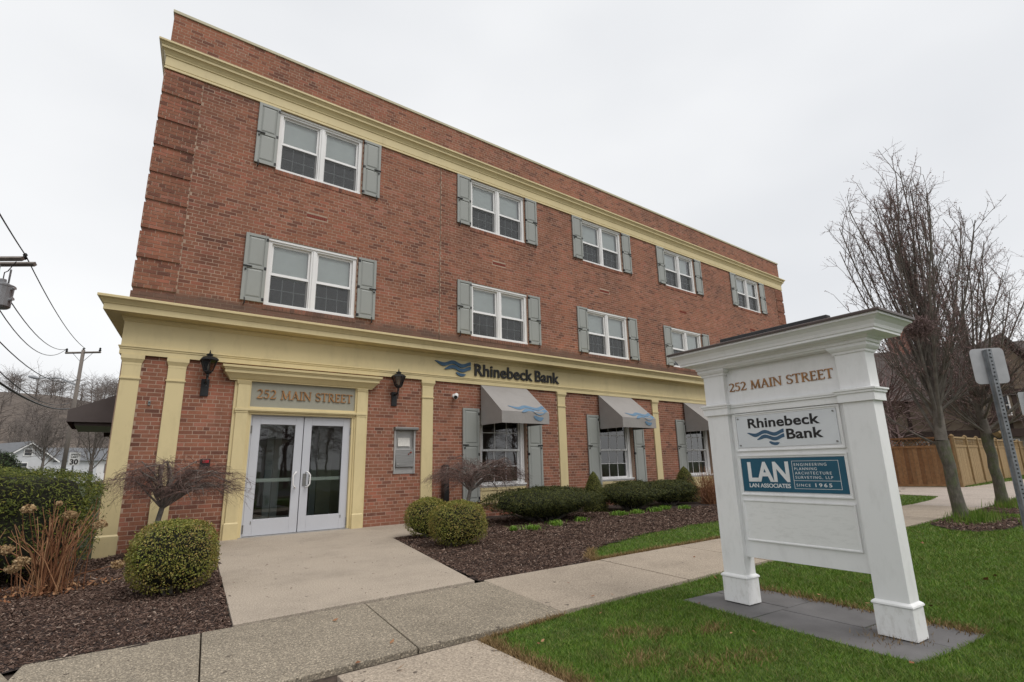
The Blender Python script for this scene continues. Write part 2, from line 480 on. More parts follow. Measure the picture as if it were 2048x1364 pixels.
def bark_mat():
    mt, n, l, b = new_mat('mossy_bark')
    t = noise(n, l, 20, 7, 0.7, 'World', (1, 1, 0.35))
    r = ramp(n, [(0.28, (0.055, 0.047, 0.038)), (0.55, (0.135, 0.12, 0.098)), (0.8, (0.22, 0.20, 0.165))])
    l.new(t.outputs['Fac'], r.inputs['Fac'])
    t2 = noise(n, l, 7, 6, 0.7, 'World')
    r2 = ramp(n, [(0.45, (0, 0, 0)), (0.62, (0.7, 0.7, 0.7))])
    l.new(t2.outputs['Fac'], r2.inputs['Fac'])
    c = mixc(n, l, r2.outputs['Color'], r.outputs['Color'], (0.095, 0.12, 0.045))
    l.new(c, b.inputs['Base Color'])
    b.inputs['Roughness'].default_value = 0.9
    bp = n.new('ShaderNodeBump'); bp.inputs['Strength'].default_value = 0.8; bp.inputs['Distance'].default_value = 0.02
    l.new(t.outputs['Fac'], bp.inputs['Height']); l.new(bp.outputs['Normal'], b.inputs['Normal'])
    return mt


M['bark'] = bark_mat()
M['limbbark'] = simple('limb_bark', (0.15, 0.13, 0.112), 0.9, 0.35, 9, 0.4, 40)
M['cedar'] = pieces('cedar_board', [(0.0, (0.16, 0.088, 0.042)), (0.5, (0.215, 0.122, 0.06)), (1.0, (0.27, 0.165, 0.085))], 0.8, 0.2,
                    [(0.0, (0.15, 0.065, 0.028)), (1.0, (0.22, 0.105, 0.045))], 0.5, 0, 0.25, 12)
M['cedar_light'] = pieces('new_cedar_board', [(0.0, (0.25, 0.168, 0.082)), (0.5, (0.30, 0.208, 0.108)), (1.0, (0.36, 0.26, 0.14))], 0.8, 0.2, None, 1, 0, 0.2, 12)
M['stucco'] = simple('stucco', (0.21, 0.165, 0.12), 0.9, 0.1, 4)
M['timber'] = simple('dark_timber', (0.045, 0.028, 0.022), 0.8, 0.2, 9)
M['shingle'] = simple('roof_shingle', (0.075, 0.06, 0.055), 0.9, 0.25, 6)
M['fieldstone'] = simple('fieldstone', (0.23, 0.21, 0.18), 0.9, 0.5, 3.5)
M['siding'] = simple('grey_siding', (0.56, 0.57, 0.59), 0.7, 0.06, 2)
M['slateroof'] = simple('grey_roof', (0.15, 0.155, 0.165), 0.85, 0.15, 4)
M['pole'] = simple('pole_wood', (0.19, 0.165, 0.145), 0.9, 0.25, 6, 0.4, 40, stretch=(1, 1, 0.1))
M['wire'] = simple('cable', (0.03, 0.03, 0.032), 0.6, 0.1, 5)
M['greysteel'] = simple('grey_painted_steel', (0.30, 0.31, 0.325), 0.45, 0.1, 6)
M['carpaint'] = simple('black_car_paint', (0.015, 0.016, 0.02), 0.2, 0.1, 3)
M['rubber'] = simple('rubber', (0.015, 0.015, 0.015), 0.8, 0.1, 9)
M['paneglass'] = simple('dark_pane', (0.03, 0.034, 0.038), 0.12, 0.2, 2, 0, 60, 0, 0.6)


# ================================================================== mesh helpers
class MB:
    def __init__(s):
        s.v, s.f = [], []

    def quad(s, a, b, c, d):
        i = len(s.v); s.v += [a, b, c, d]; s.f.append((i, i + 1, i + 2, i + 3)); return s

    def box(s, x0, x1, y0, y1, z0, z1):
        i = len(s.v)
        s.v += [(x0, y0, z0), (x1, y0, z0), (x1, y1, z0), (x0, y1, z0), (x0, y0, z1), (x1, y0, z1), (x1, y1, z1), (x0, y1, z1)]
        s.f += [(i, i + 3, i + 2, i + 1), (i + 4, i + 5, i + 6, i + 7), (i, i + 1, i + 5, i + 4), (i + 1, i + 2, i + 6, i + 5), (i + 2, i + 3, i + 7, i + 6), (i + 3, i, i + 4, i + 7)]
        return s

    def frustum(s, b0, z0, b1, z1):
        """b = (x0,x1,y0,y1) at bottom and top"""
        i = len(s.v)
        for b, z in ((b0, z0), (b1, z1)):
            s.v += [(b[0], b[2], z), (b[1], b[2], z), (b[1], b[3], z), (b[0], b[3], z)]
        s.f += [(i, i + 3, i + 2, i + 1), (i + 4, i + 5, i + 6, i + 7), (i, i + 1, i + 5, i + 4), (i + 1, i + 2, i + 6, i + 5), (i + 2, i + 3, i + 7, i + 6), (i + 3, i, i + 4, i + 7)]
        return s

    def prism(s, poly, axis, a, b):
        """extrude a 2-D polygon along an axis ('x','y','z') from a to b"""
        def P(p, t):
            return {'x': (t, p[0], p[1]), 'y': (p[0], t, p[1]), 'z': (p[0], p[1], t)}[axis]
        i = len(s.v); n = len(poly)
        s.v += [P(p, a) for p in poly] + [P(p, b) for p in poly]
        s.f.append(tuple(range(i, i + n))[::-1]); s.f.append(tuple(range(i + n, i + 2 * n)))
        for k in range(n):
            q = (k + 1) % n
            s.f.append((i + k, i + q, i + n + q, i + n + k))
        return s

    def tube(s, pts, rad, sides=8, cap=True):
        pts = [Vector(p) for p in pts]
        if not hasattr(rad, '__len__'):
            rad = [rad] * len(pts)
        i = len(s.v)
        prev = None
        for k, p in enumerate(pts):
            d = (pts[min(k + 1, len(pts) - 1)] - pts[max(k - 1, 0)]).normalized()
            if prev is None:
                a = Vector((0, 0, 1)) if abs(d.z) < 0.9 else Vector((1, 0, 0))
                x = d.cross(a).normalized()
            else:
                x = (prev - d * prev.dot(d)).normalized()
            prev = x
            y = d.cross(x)
            for j in range(sides):
                t = 2 * math.pi * j / sides
                s.v.append(tuple(p + (x * math.cos(t) + y * math.sin(t)) * rad[k]))
        for k in range(len(pts) - 1):
            for j in range(sides):
                q = (j + 1) % sides
                s.f.append((i + k * sides + j, i + k * sides + q, i + (k + 1) * sides + q, i + (k + 1) * sides + j))
        if cap:
            s.f.append(tuple(i + j for j in range(sides))[::-1])
            e = i + (len(pts) - 1) * sides
            s.f.append(tuple(e + j for j in range(sides)))
        return s

    def lathe(s, prof, cx, cy, sides=12, rot=0.0):
        """prof: [(r,z)]"""
        i = len(s.v)
        for r, z in prof:
            for j in range(sides):
                t = 2 * math.pi * (j + rot) / sides
                s.v.append((cx + r * math.cos(t), cy + r * math.sin(t), z))
        for k in range(len(prof) - 1):
            for j in range(sides):
                q = (j + 1) % sides
                s.f.append((i + k * sides + j, i + k * sides + q, i + (k + 1) * sides + q, i + (k + 1) * sides + j))
        s.f.append(tuple(i + j for j in range(sides))[::-1])
        e = i + (len(prof) - 1) * sides
        s.f.append(tuple(e + j for j in range(sides)))
        return s

    def sweep_rect(s, prof, x0, x1, y0, y1, closed=True, skew=0.0):
        """moulding profile [(outset,z)] run round a rectangle; closed=False leaves the back (y1) side open"""
        i = len(s.v); n = len(prof)
        for o, z in prof:
            if closed:
                s.v += [(x0 - o, y0 - o, z), (x1 + o, y0 - o, z), (x1 + o, y1 + o, z), (x0 - o, y1 + o, z)]
            else:
                k_ = skew * (y1 - y0 + o)
                s.v += [(x0 - o + k_, y1, z), (x0 - o, y0 - o, z), (x1 + o, y0 - o, z), (x1 + o + k_, y1, z)]
        segs = range(4) if closed else range(3)
        for k in range(n - 1):
            for j in segs:
                q = (j + 1) % 4
                s.f.append((i + k * 4 + j, i + k * 4 + q, i + (k + 1) * 4 + q, i + (k + 1) * 4 + j))
        return s

    def mesh(s, name):
        me = bpy.data.meshes.new(name)
        me.from_pydata(s.v, [], s.f)
        me.update()
        return me


def fix_normals(me):
    bm = bmesh.new(); bm.from_mesh(me)
    bmesh.ops.recalc_face_normals(bm, faces=bm.faces)
    bm.to_mesh(me); bm.free()


def obj(name, mb, mat, parent=None, smooth=False, bevel=0.0, loc=None, recalc=True):
    me = mb.mesh(name) if isinstance(mb, MB) else mb
    if isinstance(mb, MB) and recalc:
        fix_normals(me)
    o = bpy.data.objects.new(name, me)
    if mat is not None and len(me.materials) == 0:
        me.materials.append(mat)
    C.objects.link(o)
    if parent is not None:
        o.parent = parent
    if loc is not None:
        o.location = loc
    if smooth:
        for p in me.polygons:
            p.use_smooth = True
    if bevel:
        md = o.modifiers.new('bevel', 'BEVEL'); md.width = bevel; md.segments = 2; md.limit_method = 'ANGLE'
    return o


def empty(name, loc=(0, 0, 0), rotz=0.0, parent=None):
    o = bpy.data.objects.new(name, None)
    o.location = loc; o.rotation_euler = (0, 0, rotz)
    C.objects.link(o)
    if parent is not None:
        o.parent = parent
    return o


def tag(o, label, cat, group=None):
    o['label'] = label; o['category'] = cat
    if group:
        o['group'] = group
    return o


def thing(name, label, cat, loc=(0, 0, 0), rotz=0.0, group=None):
    return tag(empty(name, loc, rotz), label, cat, group)


def struct(name, mb, mat, kind='structure', **k):
    o = obj(name, mb, mat, **k)
    o['kind'] = kind
    return o


def copy_tree(o, parent=None, loc=None):
    c = o.copy()
    C.objects.link(c)
    c.parent = parent
    if loc is not None:
        c.location = loc
    for ch in list(o.children):
        copy_tree(ch, c)
    return c


def np_mesh(name, V, F):
    """V (n,3), F (m,k) with k constant"""
    V = np.asarray(V, np.float32); F = np.asarray(F, np.int32)
    me = bpy.data.meshes.new(name)
    k = F.shape[1]
    me.vertices.add(len(V)); me.vertices.foreach_set('co', V.ravel())
    me.loops.add(F.size); me.loops.foreach_set('vertex_index', F.ravel())
    me.polygons.add(len(F))
    me.polygons.foreach_set('loop_start', np.arange(0, F.size, k, dtype=np.int32))
    try:
        me.polygons.foreach_set('loop_total', np.full(len(F), k, np.int32))
    except Exception:
        pass
    me.polygons.foreach_set('use_smooth', np.zeros(len(F), bool))
    me.update(calc_edges=True)
    me.validate()
    return me


class Tubes:
    """many thin tapering branches in one mesh"""
    def __init__(s):
        s.V, s.F, s.n = [], [], 0

    def add(s, pts, rad, sides=3):
        P = np.asarray(pts, float); n = len(P)
        rad = np.asarray(rad, float) if hasattr(rad, '__len__') else np.full(n, rad)
        d = np.gradient(P, axis=0)
        d /= np.linalg.norm(d, axis=1)[:, None] + 1e-9
        a = np.array([0.31, 0.17, 0.93]) if abs(d[0][2]) < 0.9 else np.array([1.0, 0.2, 0])
        x = np.cross(d, a); x /= np.linalg.norm(x, axis=1)[:, None] + 1e-9
        y = np.cross(d, x)
        t = np.arange(sides) * 2 * np.pi / sides
        ring = P[:, None, :] + (x[:, None, :] * np.cos(t)[None, :, None] + y[:, None, :] * np.sin(t)[None, :, None]) * rad[:, None, None]
        s.V.append(ring.reshape(-1, 3))
        j = np.arange(sides); q = (j + 1) % sides
        for k in range(n - 1):
            b = s.n + k * sides
            s.F.append(np.stack([b + j, b + q, b + sides + q, b + sides + j], 1))
        s.n += n * sides

    def mesh(s, name):
        return np_mesh(name, np.concatenate(s.V), np.concatenate(s.F))


def unit(v):
    return v / (np.linalg.norm(v, axis=-1, keepdims=True) + 1e-9)


def leaf_mesh(name, P, N, size, aspect=0.55, spread=0.9, r=None, up=0.0):
    """one folded diamond leaf at each point, facing roughly along N"""
    r = r or rng
    n = len(P)
    nn = unit(N + r.normal(0, spread, (n, 3)) + np.array([0, 0, up]))
    a = unit(np.cross(nn, r.normal(0, 1, (n, 3))))
    b = np.cross(nn, a)
    L = (size * r.uniform(0.65, 1.3, n))[:, None]
    W = L * aspect
    v = np.stack([P - a * L * 0.5, P + b * W * 0.5 - nn * L * 0.06, P + a * L * 0.5, P - b * W * 0.5 - nn * L * 0.06], 1).reshape(-1, 3)
    f = np.arange(4 * n).reshape(n, 4)
    return np_mesh(name, v, f)


def vnoise(P, sc, seed=0):
    """cheap smooth pseudo-noise in about -1..1"""
    P = np.asarray(P, float) * sc
    s = seed * 1.37
    return (np.sin(P[..., 0] * 1.7 + 1.3 * np.sin(P[..., 1] * 1.1 + s) + s) + np.sin(P[..., 1] * 2.1 + 1.7 * np.sin(P[..., 2] * 1.3 + 2 * s) + 2.1) +
            np.sin(P[..., 2] * 1.9 + 1.1 * np.sin(P[..., 0] * 1.6 + s) + 4.2 + s)) / 3.0


# ------------------------------------------------------------------ lettering
def text_mesh(body, size, depth, bold=0.0, spacing=1.0, width=None, shear=0.0, align='LEFT', word=1.0):
    cu = bpy.data.curves.new('t', 'FONT')
    cu.body = body; cu.size = size; cu.extrude = depth; cu.offset = bold; cu.space_character = spacing; cu.shear = shear
    cu.align_x = align; cu.space_word = word
    cu.resolution_u = 4
    o = bpy.data.objects.new('t', cu)
    C.objects.link(o)
    dg = bpy.context.evaluated_depsgraph_get()
    me = bpy.data.meshes.new_from_object(o.evaluated_get(dg))
    bpy.data.objects.remove(o)
    if width:
        xs = [v.co.x for v in me.vertices]
        x0, x1 = min(xs), max(xs)
        k = width / (x1 - x0)
        for v in me.vertices:
            v.co.x = (v.co.x - x0) * k
    return me


def cap_fit(me, h):
    ys = [v.co.y for v in me.vertices]
    y1 = max(ys)
    y0 = 0.0
    k = h / (y1 - y0)
    for v in me.vertices:
        v.co.y *= k
    return me


def text_obj(name, body, mat, parent, x, y, z, h, width, depth=0.004, bold=0.0, spacing=1.0, plane='xz', word=1.0):
    """lettering standing in the local x-z plane, facing -y"""
    me = text_mesh(body, h * 1.35, depth, bold, spacing, width, word=word)
    cap_fit(me, h)
    for v in me.vertices:
        v.co = Vector((v.co.x + x, y - v.co.z, v.co.y + z))
    o = obj(name, me, mat, parent)
    return o


def stroke(pts, ws):
    """quads along a polyline of given widths"""
    out = []
    for k in range(len(pts) - 1):
        (x0, y0), (x1, y1) = pts[k], pts[k + 1]
        w0, w1 = (ws[k], ws[k + 1]) if hasattr(ws, '__len__') else (ws, ws)
        L = math.hypot(x1 - x0, y1 - y0); nx, ny = -(y1 - y0) / L, (x1 - x0) / L
        out.append([(x0 + nx * w0 / 2, y0 + ny * w0 / 2), (x0 - nx * w0 / 2, y0 - ny * w0 / 2), (x1 - nx * w1 / 2, y1 - ny * w1 / 2), (x1 + nx * w1 / 2, y1 + ny * w1 / 2)])
    return out


def arc(cx, cy, rx, ry, a0, a1, n=9):
    return [(cx + rx * math.cos(R_(a0 + (a1 - a0) * k / n)), cy + ry * math.sin(R_(a0 + (a1 - a0) * k / n))) for k in range(n + 1)]


def serif(x, y, w):
    return [[(x - w / 2, y - 0.022), (x + w / 2, y - 0.022), (x + w / 2, y + 0.022), (x - w / 2, y + 0.022)]]


def glyph(ch):
    TK, TN = 0.135, 0.075
    if ch == 'I':
        return 0.36, stroke([(.18, 0), (.18, 1)], TK) + serif(.18, .02, .32) + serif(.18, .98, .32)
    if ch == 'N':
        return 0.92, stroke([(.16, 0), (.16, 1)], TN) + stroke([(.14, .98), (.78, .02)], TK) + stroke([(.78, 0), (.78, 1)], TN) + serif(.16, .02, .26) + serif(.10, .98, .2) + serif(.78, .98, .26)
    if ch == 'M':
        return 1.10, stroke([(.15, 0), (.2, 1)], TN) + stroke([(.2, .98), (.53, .04)], TK) + stroke([(.53, .04), (.88, .98)], TN) + stroke([(.88, 1), (.95, 0)], TK) + serif(.15, .02, .26) + serif(.95, .02, .28) + serif(.16, .98, .2) + serif(.92, .98, .2)
    if ch == 'A':
        return 0.86, stroke([(.12, 0), (.43, 1)], TN) + stroke([(.40, 1), (.74, 0)], TK) + stroke([(.22, .34), (.62, .34)], TN * .8) + serif(.12, .02, .24) + serif(.74, .02, .28)
    if ch == 'T':
        return 0.76, stroke([(.36, 0), (.36, 1)], TK) + stroke([(.02, .965), (.70, .965)], TN) + serif(.36, .02, .30) + stroke([(.045, .97), (.03, .80)], .05) + stroke([(.675, .97), (.69, .80)], .05)
    if ch == 'E':
        return 0.66, stroke([(.16, 0), (.16, 1)], TK) + stroke([(.05, .965), (.56, .965)], TN) + stroke([(.16, .52), (.48, .52)], TN * .9) + stroke([(.05, .035), (.60, .035)], TN) + stroke([(.54, .98), (.555, .80)], .05) + stroke([(.58, .02), (.60, .22)], .05) + stroke([(.47, .60), (.47, .44)], .045)
    if ch == 'R':
        return 0.78, stroke([(.16, 0), (.16, 1)], TK) + stroke([(.06, .965)] + arc(.30, .74, .26, .225, 90, -90), [TN] + [.07, .08, .1, .125, .135, .135, .125, .1, .08, .07]) + stroke([(.30, .51), (.16, .51)], TN) + stroke([(.33, .52), (.68, .02)], TK) + serif(.16, .02, .28) + serif(.70, .02, .16)
    if ch == 'S':
        p = arc(.31, .74, .22, .225, 25, 270, 9) + arc(.31, .265, .25, .245, 90, -155, 9)
        ws = [.06, .07, .07, .075, .1, .12, .13, .13, .13, .13, .13, .13, .13, .12, .1, .075, .07, .07, .07, .06]
        return 0.64, stroke(p, ws[:len(p)]) + stroke([(.51, .92), (.52, .74)], .045) + stroke([(.075, .28), (.07, .06)], .045)
    if ch == '2':
        p = arc(.29, .72, .23, .25, 160, -25, 9) + [(.36, .40), (.08, .05)]
        return 0.66, stroke(p, [.07, .07, .07, .075, .09, .12, .13, .13, .12, .11, .09, .08]) + stroke([(.05, .05), (.58, .05)], .10) + stroke([(.565, .04), (.60, .2)], .05)
    if ch == '5':
        p = [(.17, .93), (.13, .56)] + arc(.27, .33, .25, .29, 115, -150, 10)
        return 0.64, stroke([(.14, .95), (.54, .95)], .10) + stroke(p, [.06, .06, .07, .08, .1, .12, .13, .13, .12, .1, .08, .07, .06])
    return 0.42, []


def serif_text(name, body, mat, parent, x, y, z, h, width, depth=0.012):
    tot = sum(glyph(c)[0] for c in body)
    kx = width / tot
    mb = MB()
    cx = 0
    k = 0
    for ch in body:
        adv, polys = glyph(ch)
        for pl in polys:
            k += 1
            e = 0.00025 * (k % 9)
            mb.prism([(x + (cx + p[0]) * kx, z + p[1] * h) for p in pl], 'y', y - depth - e, y)
        cx += adv
    return obj(name, mb, mat, parent)


def wave_polys():
    """three wavy ribbons in a unit box (0..1, 0..1)"""
    out = []

    def rib(x0, x1, y0, A, ph, th, slope, cut=True):
        n = 28
        top, bot = [], []
        for k in range(n + 1):
            x = x0 + (x1 - x0) * k / n
            s = (x - x0) / (x1 - x0)
            y = y0 + A * math.sin(2 * math.pi * (x / 0.52) + ph) + slope * (x - x0)
            t = th * min(1, (s * 5) ** 0.7)
            if not cut:
                t *= min(1, ((1 - s) * 4) ** 0.7)
            top.append((x, y + t / 2)); bot.append((x, y - t / 2))
        return [[top[k], bot[k], bot[k + 1], top[k + 1]] for k in range(n)]
    out.append(rib(0.0, 1.0, 0.78, 0.105, 1.9, 0.25, 0.02))
    out.append(rib(0.26, 1.0, 0.46, 0.105, 1.9, 0.25, 0.02))
    out.append(rib(0.58, 0.86, 0.12, 0.10, 1.9, 0.20, 0.0, False))
    return out


def wave_emblem(name, mat, parent, x, y, z, wd, ht, depth=0.004, mapping=None):
    mb = MB()
    for rb in wave_polys():
        n = len(rb)
        i = len(mb.v)
        tops = [rb[0][0]] + [q[3] for q in rb]
        bots = [rb[0][1]] + [q[2] for q in rb]
        for d in (y - depth, y):
            for a, b in zip(tops, bots):
                for p in (a, b):
                    if mapping:
                        mb.v.append(mapping(p[0], p[1], y - d))
                    else:
                        mb.v.append((x + p[0] * wd, d, z + p[1] * ht))
        m2 = 2 * (n + 1)
        for k in range(n):
            a = i + 2 * k
            mb.f.append((a, a + 1, a + 3, a + 2))
            mb.f.append((a + m2, a + m2 + 2, a + m2 + 3, a + m2 + 1))
            mb.f.append((a, a + 2, a + m2 + 2, a + m2))
            mb.f.append((a + 1, a + m2 + 1, a + m2 + 3, a + 3))
        e = i + 2 * n
        mb.f.append((e, e + 1, e + m2 + 1, e + m2))
    return obj(name, mb, mat, parent)


# ================================================================== the setting: ground, walks, beds
def poly_sheet(name, pts, z, mat, kind='structure', parent=None):
    mb = MB()
    mb.v = [(p[0], p[1], z) for p in pts]
    mb.f = [tuple(range(len(pts)))]
    o = obj(name, mb, mat, parent)
    if parent is None:
        o['kind'] = kind
    return o


def poly_slab(name, pts, z1, th, mat, parent=None, bevel=0.004, dz=None):
    mb = MB()
    n = len(pts)
    tz = dz or [0] * n
    mb.v = [(p[0], p[1], z1 - th) for p in pts] + [(p[0], p[1], z1 + tz[k]) for k, p in enumerate(pts)]
    mb.f = [tuple(range(n))[::-1], tuple(range(n, 2 * n))] + [(k, (k + 1) % n, n + (k + 1) % n, n + k) for k in range(n)]
    o = obj(name, mb, mat, parent, bevel=bevel)
    if parent is None:
        o['kind'] = 'structure'
    return o


def inside(px, py, poly):
    """vectorised point in polygon"""
    c = np.zeros(len(px), bool)
    n = len(poly)
    for i in range(n):
        x0, y0 = poly[i]; x1, y1 = poly[(i + 1) % n]
        hit = ((y0 > py) != (y1 > py)) & (px < (x1 - x0) * (py - y0) / (y1 - y0 + 1e-12) + x0)
        c ^= hit
    return c


# one big sheet to the horizon, with a wooded hill to the far left
gm = MB()
gm.quad((-900, -900, -0.25), (900, -900, -0.25), (900, 900, -0.25), (-900, 900, -0.25))
struct('ground', gm, M['ground'])

ROAD_Y = -13.6
poly_sheet('road', [(-300, ROAD_Y - 9), (300, ROAD_Y - 9), (300, ROAD_Y), (-300, ROAD_Y)], -0.055, M['asphalt'])
kb = MB().box(-300, 300, ROAD_Y, ROAD_Y + 0.16, -0.07, 0.06)
struct('kerb', kb, M['conc'])
# car park beyond the hedge
poly_sheet('parking_lot', [(-60, -6), (-3.4, -6), (-3.4, 60), (-60, 60)], -0.2, M['asphalt'])


def bed_height(x, y):
    z = -0.012 + 0.02 * vnoise(np.stack([x, y, x * 0], -1), 2.6, 1) + 0.012 * vnoise(np.stack([x, y, x * 0], -1), 7, 2)
    # the bed falls away to the left corner of the house
    z = z - 0.11 * np.clip((0.9 - x) / 0.9, 0, 1) * np.clip((y + 4.5) / 3.0, 0, 1)
    return z


BED_L = [(-4.2, -5.83), (-0.26, -5.80), (0.915, -5.76), (0.912, -5.69), (1.262, -2.69), (1.62, 0.02), (-0.2, 0.02), (-0.2, 3.2), (-4.2, 3.2)]
BED_R = [(3.15, -5.70), (3.967, -1.90), (5.05, -1.75), (5.25, 0.02), (23.3, 0.02), (23.3, -3.3), (19.0, -4.3), (12.0, -4.33), (9.586, -4.346), (8.612, -4.402), (7.139, -4.572), (5.877, -4.922), (5.2, -5.2), (4.93, -5.42), (4.80, -5.62), (4.75, -5.715)]


def bed(name, poly, step=0.12):
    xs = [p[0] for p in poly]; ys = [p[1] for p in poly]
    X = np.arange(min(xs), max(xs) + step, step); Y = np.arange(min(ys), max(ys) + step, step)
    gx, gy = np.meshgrid(X, Y, indexing='ij')
    gz = bed_height(gx, gy)
    V = np.stack([gx, gy, gz], -1).reshape(-1, 3)
    ny = len(Y)
    idx = np.arange(len(V)).reshape(len(X), ny)
    F = np.stack([idx[:-1, :-1], idx[1:, :-1], idx[1:, 1:], idx[:-1, 1:]], -1).reshape(-1, 4)
    ctr = V[F].mean(1)
    F = F[inside(ctr[:, 0], ctr[:, 1], poly)]
    o = obj(name, np_mesh(name, V, F), M['mulchbase'])
    o['kind'] = 'structure'
    # a plain soil sheet under it closes the ragged border
    return o


def chips(name, poly, dens, seed, near=None):
    r = np.random.default_rng(seed)
    xs = [p[0] for p in poly]; ys = [p[1] for p in poly]
    A = (max(xs) - min(xs)) * (max(ys) - min(ys))
    n = int(A * dens)
    x = r.uniform(min(xs), max(xs), n); y = r.uniform(min(ys), max(ys), n)
    dist = np.hypot(x - CAMLOC[0], y - CAMLOC[1])
    keep = inside(x, y, poly) & (r.uniform(0, 1, n) < np.clip((6.5 / dist) ** 1.6, 0.12, 1))
    x, y, dist = x[keep], y[keep], dist[keep]
    n = len(x)
    P = np.stack([x, y, bed_height(x, y) + r.uniform(0.0, 0.022, n)], 1)
    L = r.uniform(0.008, 0.032, n) * np.clip(dist / 6, 1, 2.2); W = L * r.uniform(0.18, 0.5, n)
    a = r.uniform(0, 2 * np.pi, n)
    d = np.stack([np.cos(a), np.sin(a), r.normal(0, 0.35, n)], 1); d = unit(d)
    s = unit(np.cross(d, np.stack([r.normal(0, 0.35, n), r.normal(0, 0.35, n), np.ones(n)], 1)))
    up = np.cross(s, d)
    th = (W * 0.35)[:, None]
    l, w_ = (L / 2)[:, None], (W / 2)[:, None]
    v = np.stack([P - d * l - s * w_, P + d * l - s * w_ * .6, P + d * l + s * w_ * .7, P - d * l + s * w_, P + up * th + d * l * .2], 1).reshape(-1, 3)
    b = np.arange(n) * 5
    f = np.concatenate([np.stack([b + i, b + (i + 1) % 4, b + 4], 1) for i in range(4)])
    o = obj(name, np_mesh(name, v, f), M['chip'])
    o['kind'] = 'stuff'
    return o


bed('mulch_bed', BED_L)
bed('mulch_bed', BED_R)
o = chips('bark_mulch', [(-4.15, -5.82)] + BED_L[1:7] + [(-4.15, 0.02)], 5000, 3)
tag(o, 'brown bark chips spread over the bed left of the entrance walk', 'mulch')
o = chips('bark_mulch', [p for p in BED_R if p[0] < 19.5], 4600, 4)
tag(o, 'brown bark chips spread over the long bed below the awnings', 'mulch')

# entrance walk
bh = bed_height
bed_height = lambda x, y: np.full(np.shape(x), 0.004)
o = chips('stray_chips', [(0.95, -5.6), (3.1, -5.6), (3.9, -2.0), (1.35, -2.4)], 5, 17)
tag(o, 'a few stray bark chips blown on to the entrance walk', 'mulch')
bed_height = bh
walk_pts = [(0.918, -5.715), (3.125, -5.665), (3.957, -1.893), (5.04, -1.74), (5.24, -0.012), (1.63, -0.012), (1.267, -2.69)]
ew = poly_slab('entrance_walk', walk_pts, 0.0, 0.12, M['conc'])

# sidewalk of separate slabs, joints a little skewed
SK = 0.135
sw = empty('sidewalk')
sw['kind'] = 'structure'
joints = [-7.2, -5.9, -4.65, -3.4, -2.15, -0.9, -0.26, 0.70, 1.93, 3.20, 4.89, 6.42, 7.95, 9.5, 11.05, 12.6, 14.1, 15.6]
YF, YN = -5.775, -7.125
for k in range(len(joints) - 1):
    a, b = joints[k], joints[k + 1]
    g = 0.0045
    dzs = [rnd.uniform(-0.004, 0.004) for _ in range(4)]
    yf = YF + (0.06 if a >= 3.19 else 0.0) + rnd.uniform(-0.008, 0.008)
    yn = YN + (0.05 if a >= 3.19 else 0.0) + rnd.uniform(-0.008, 0.008)
    off = SK * (YF - YN)
    pts = [(a - off + g, yn), (b - off - g, yn), (b - g, yf), (a + g, yf)]
    if k == 5:   # cracked, settled corner piece
        pts = [(a - off + g, yn), (b - off - 0.05, yn), (b - 0.11, -6.4), (b - 0.02, -6.1), (b - 0.10, yf - 0.03), (a + g, yf)]
        dzs = None
    poly_slab('slab', pts, 0.0, 0.1, M['agg'] if b < 3.3 else M['conc2'], sw, 0.006, dzs)

# lower walk towards the street
lw = poly_slab('street_walk', [(0.98, -13.4), (2.0, -13.4), (2.075, -9.6), (2.11, -8.13), (2.13, -7.215), (1.19, -7.215), (1.10, -9.6)], -0.005, 0.1, M['conc2'])
# bare soil along the edges of the walks
poly_sheet('soil', [(-9, -13.4), (3.6, -13.4), (3.6, -5.75), (-9, -5.75)], -0.035, M['soil'])

# far end: walk turning to the driveway
poly_slab('driveway', [(15.42, -7.07), (18.35, -7.03), (24.4, -6.35), (30, -6.6), (30, -13.5), (42, -13.5), (42, -4.9), (25.2, -4.65), (24.6, -2.7), (24.6, 14), (20.2, 14), (20.2, -4.0), (19.72, -4.22), (19.2, -5.35), (17.5, -5.62), (15.62, -5.72)], -0.006, 0.08, M['farconc'], bevel=0)

# ------------------------------------------------------------------ lawns
LAWN_A = [(2.21, -7.24), (2.6, -7.14), (3.3, -7.10), (10.9, -7.09), (15.4, -7.08), (18.3, -7.05), (24.0, -6.4), (29.5, -6.7), (29.5, -13.4), (2.06, -13.4), (2.17, -9.0)]
LAWN_B = [(4.80, -5.70), (4.85, -5.60), (4.98, -5.42), (5.25, -5.18), (5.877, -4.90), (7.139, -4.55), (8.612, -4.385), (9.586, -4.33), (12.0, -4.31), (19.0, -4.28), (19.7, -4.2), (19.15, -5.37), (17.5, -5.64), (15.6, -5.74), (15.0, -5.72)]
LAWN_C = [(25.3, -4.75), (42, -4.9), (60, -4.2), (60, -2.0), (25.6, -4.2)]
poly_sheet('lawn', LAWN_A, -0.022, M['grassbase'])
poly_sheet('lawn', LAWN_B, -0.022, M['grassbase'])
poly_sheet('lawn', LAWN_C, -0.02, M['grassbase'])
TREES = [(12.36, -7.46), (16.0, -7.35)]
RING1 = [(10.95, -7.45), (11.3, -7.2), (12.0, -7.18), (13.3, -7.3), (13.7, -7.6), (13.4, -8.05), (12.2, -8.35), (11.2, -8.3), (10.5, -8.05), (10.55, -7.7)]
RING2 = [(14.2, -7.35), (15.0, -7.16), (16.6, -7.2), (17.4, -7.5), (17.0, -8.0), (15.4, -8.3), (14.2, -8.0)]
RING1 = [(12.3 + (x - 12.3) * 0.92, -7.68 + (y + 7.68) * 0.92) for x, y in RING1]


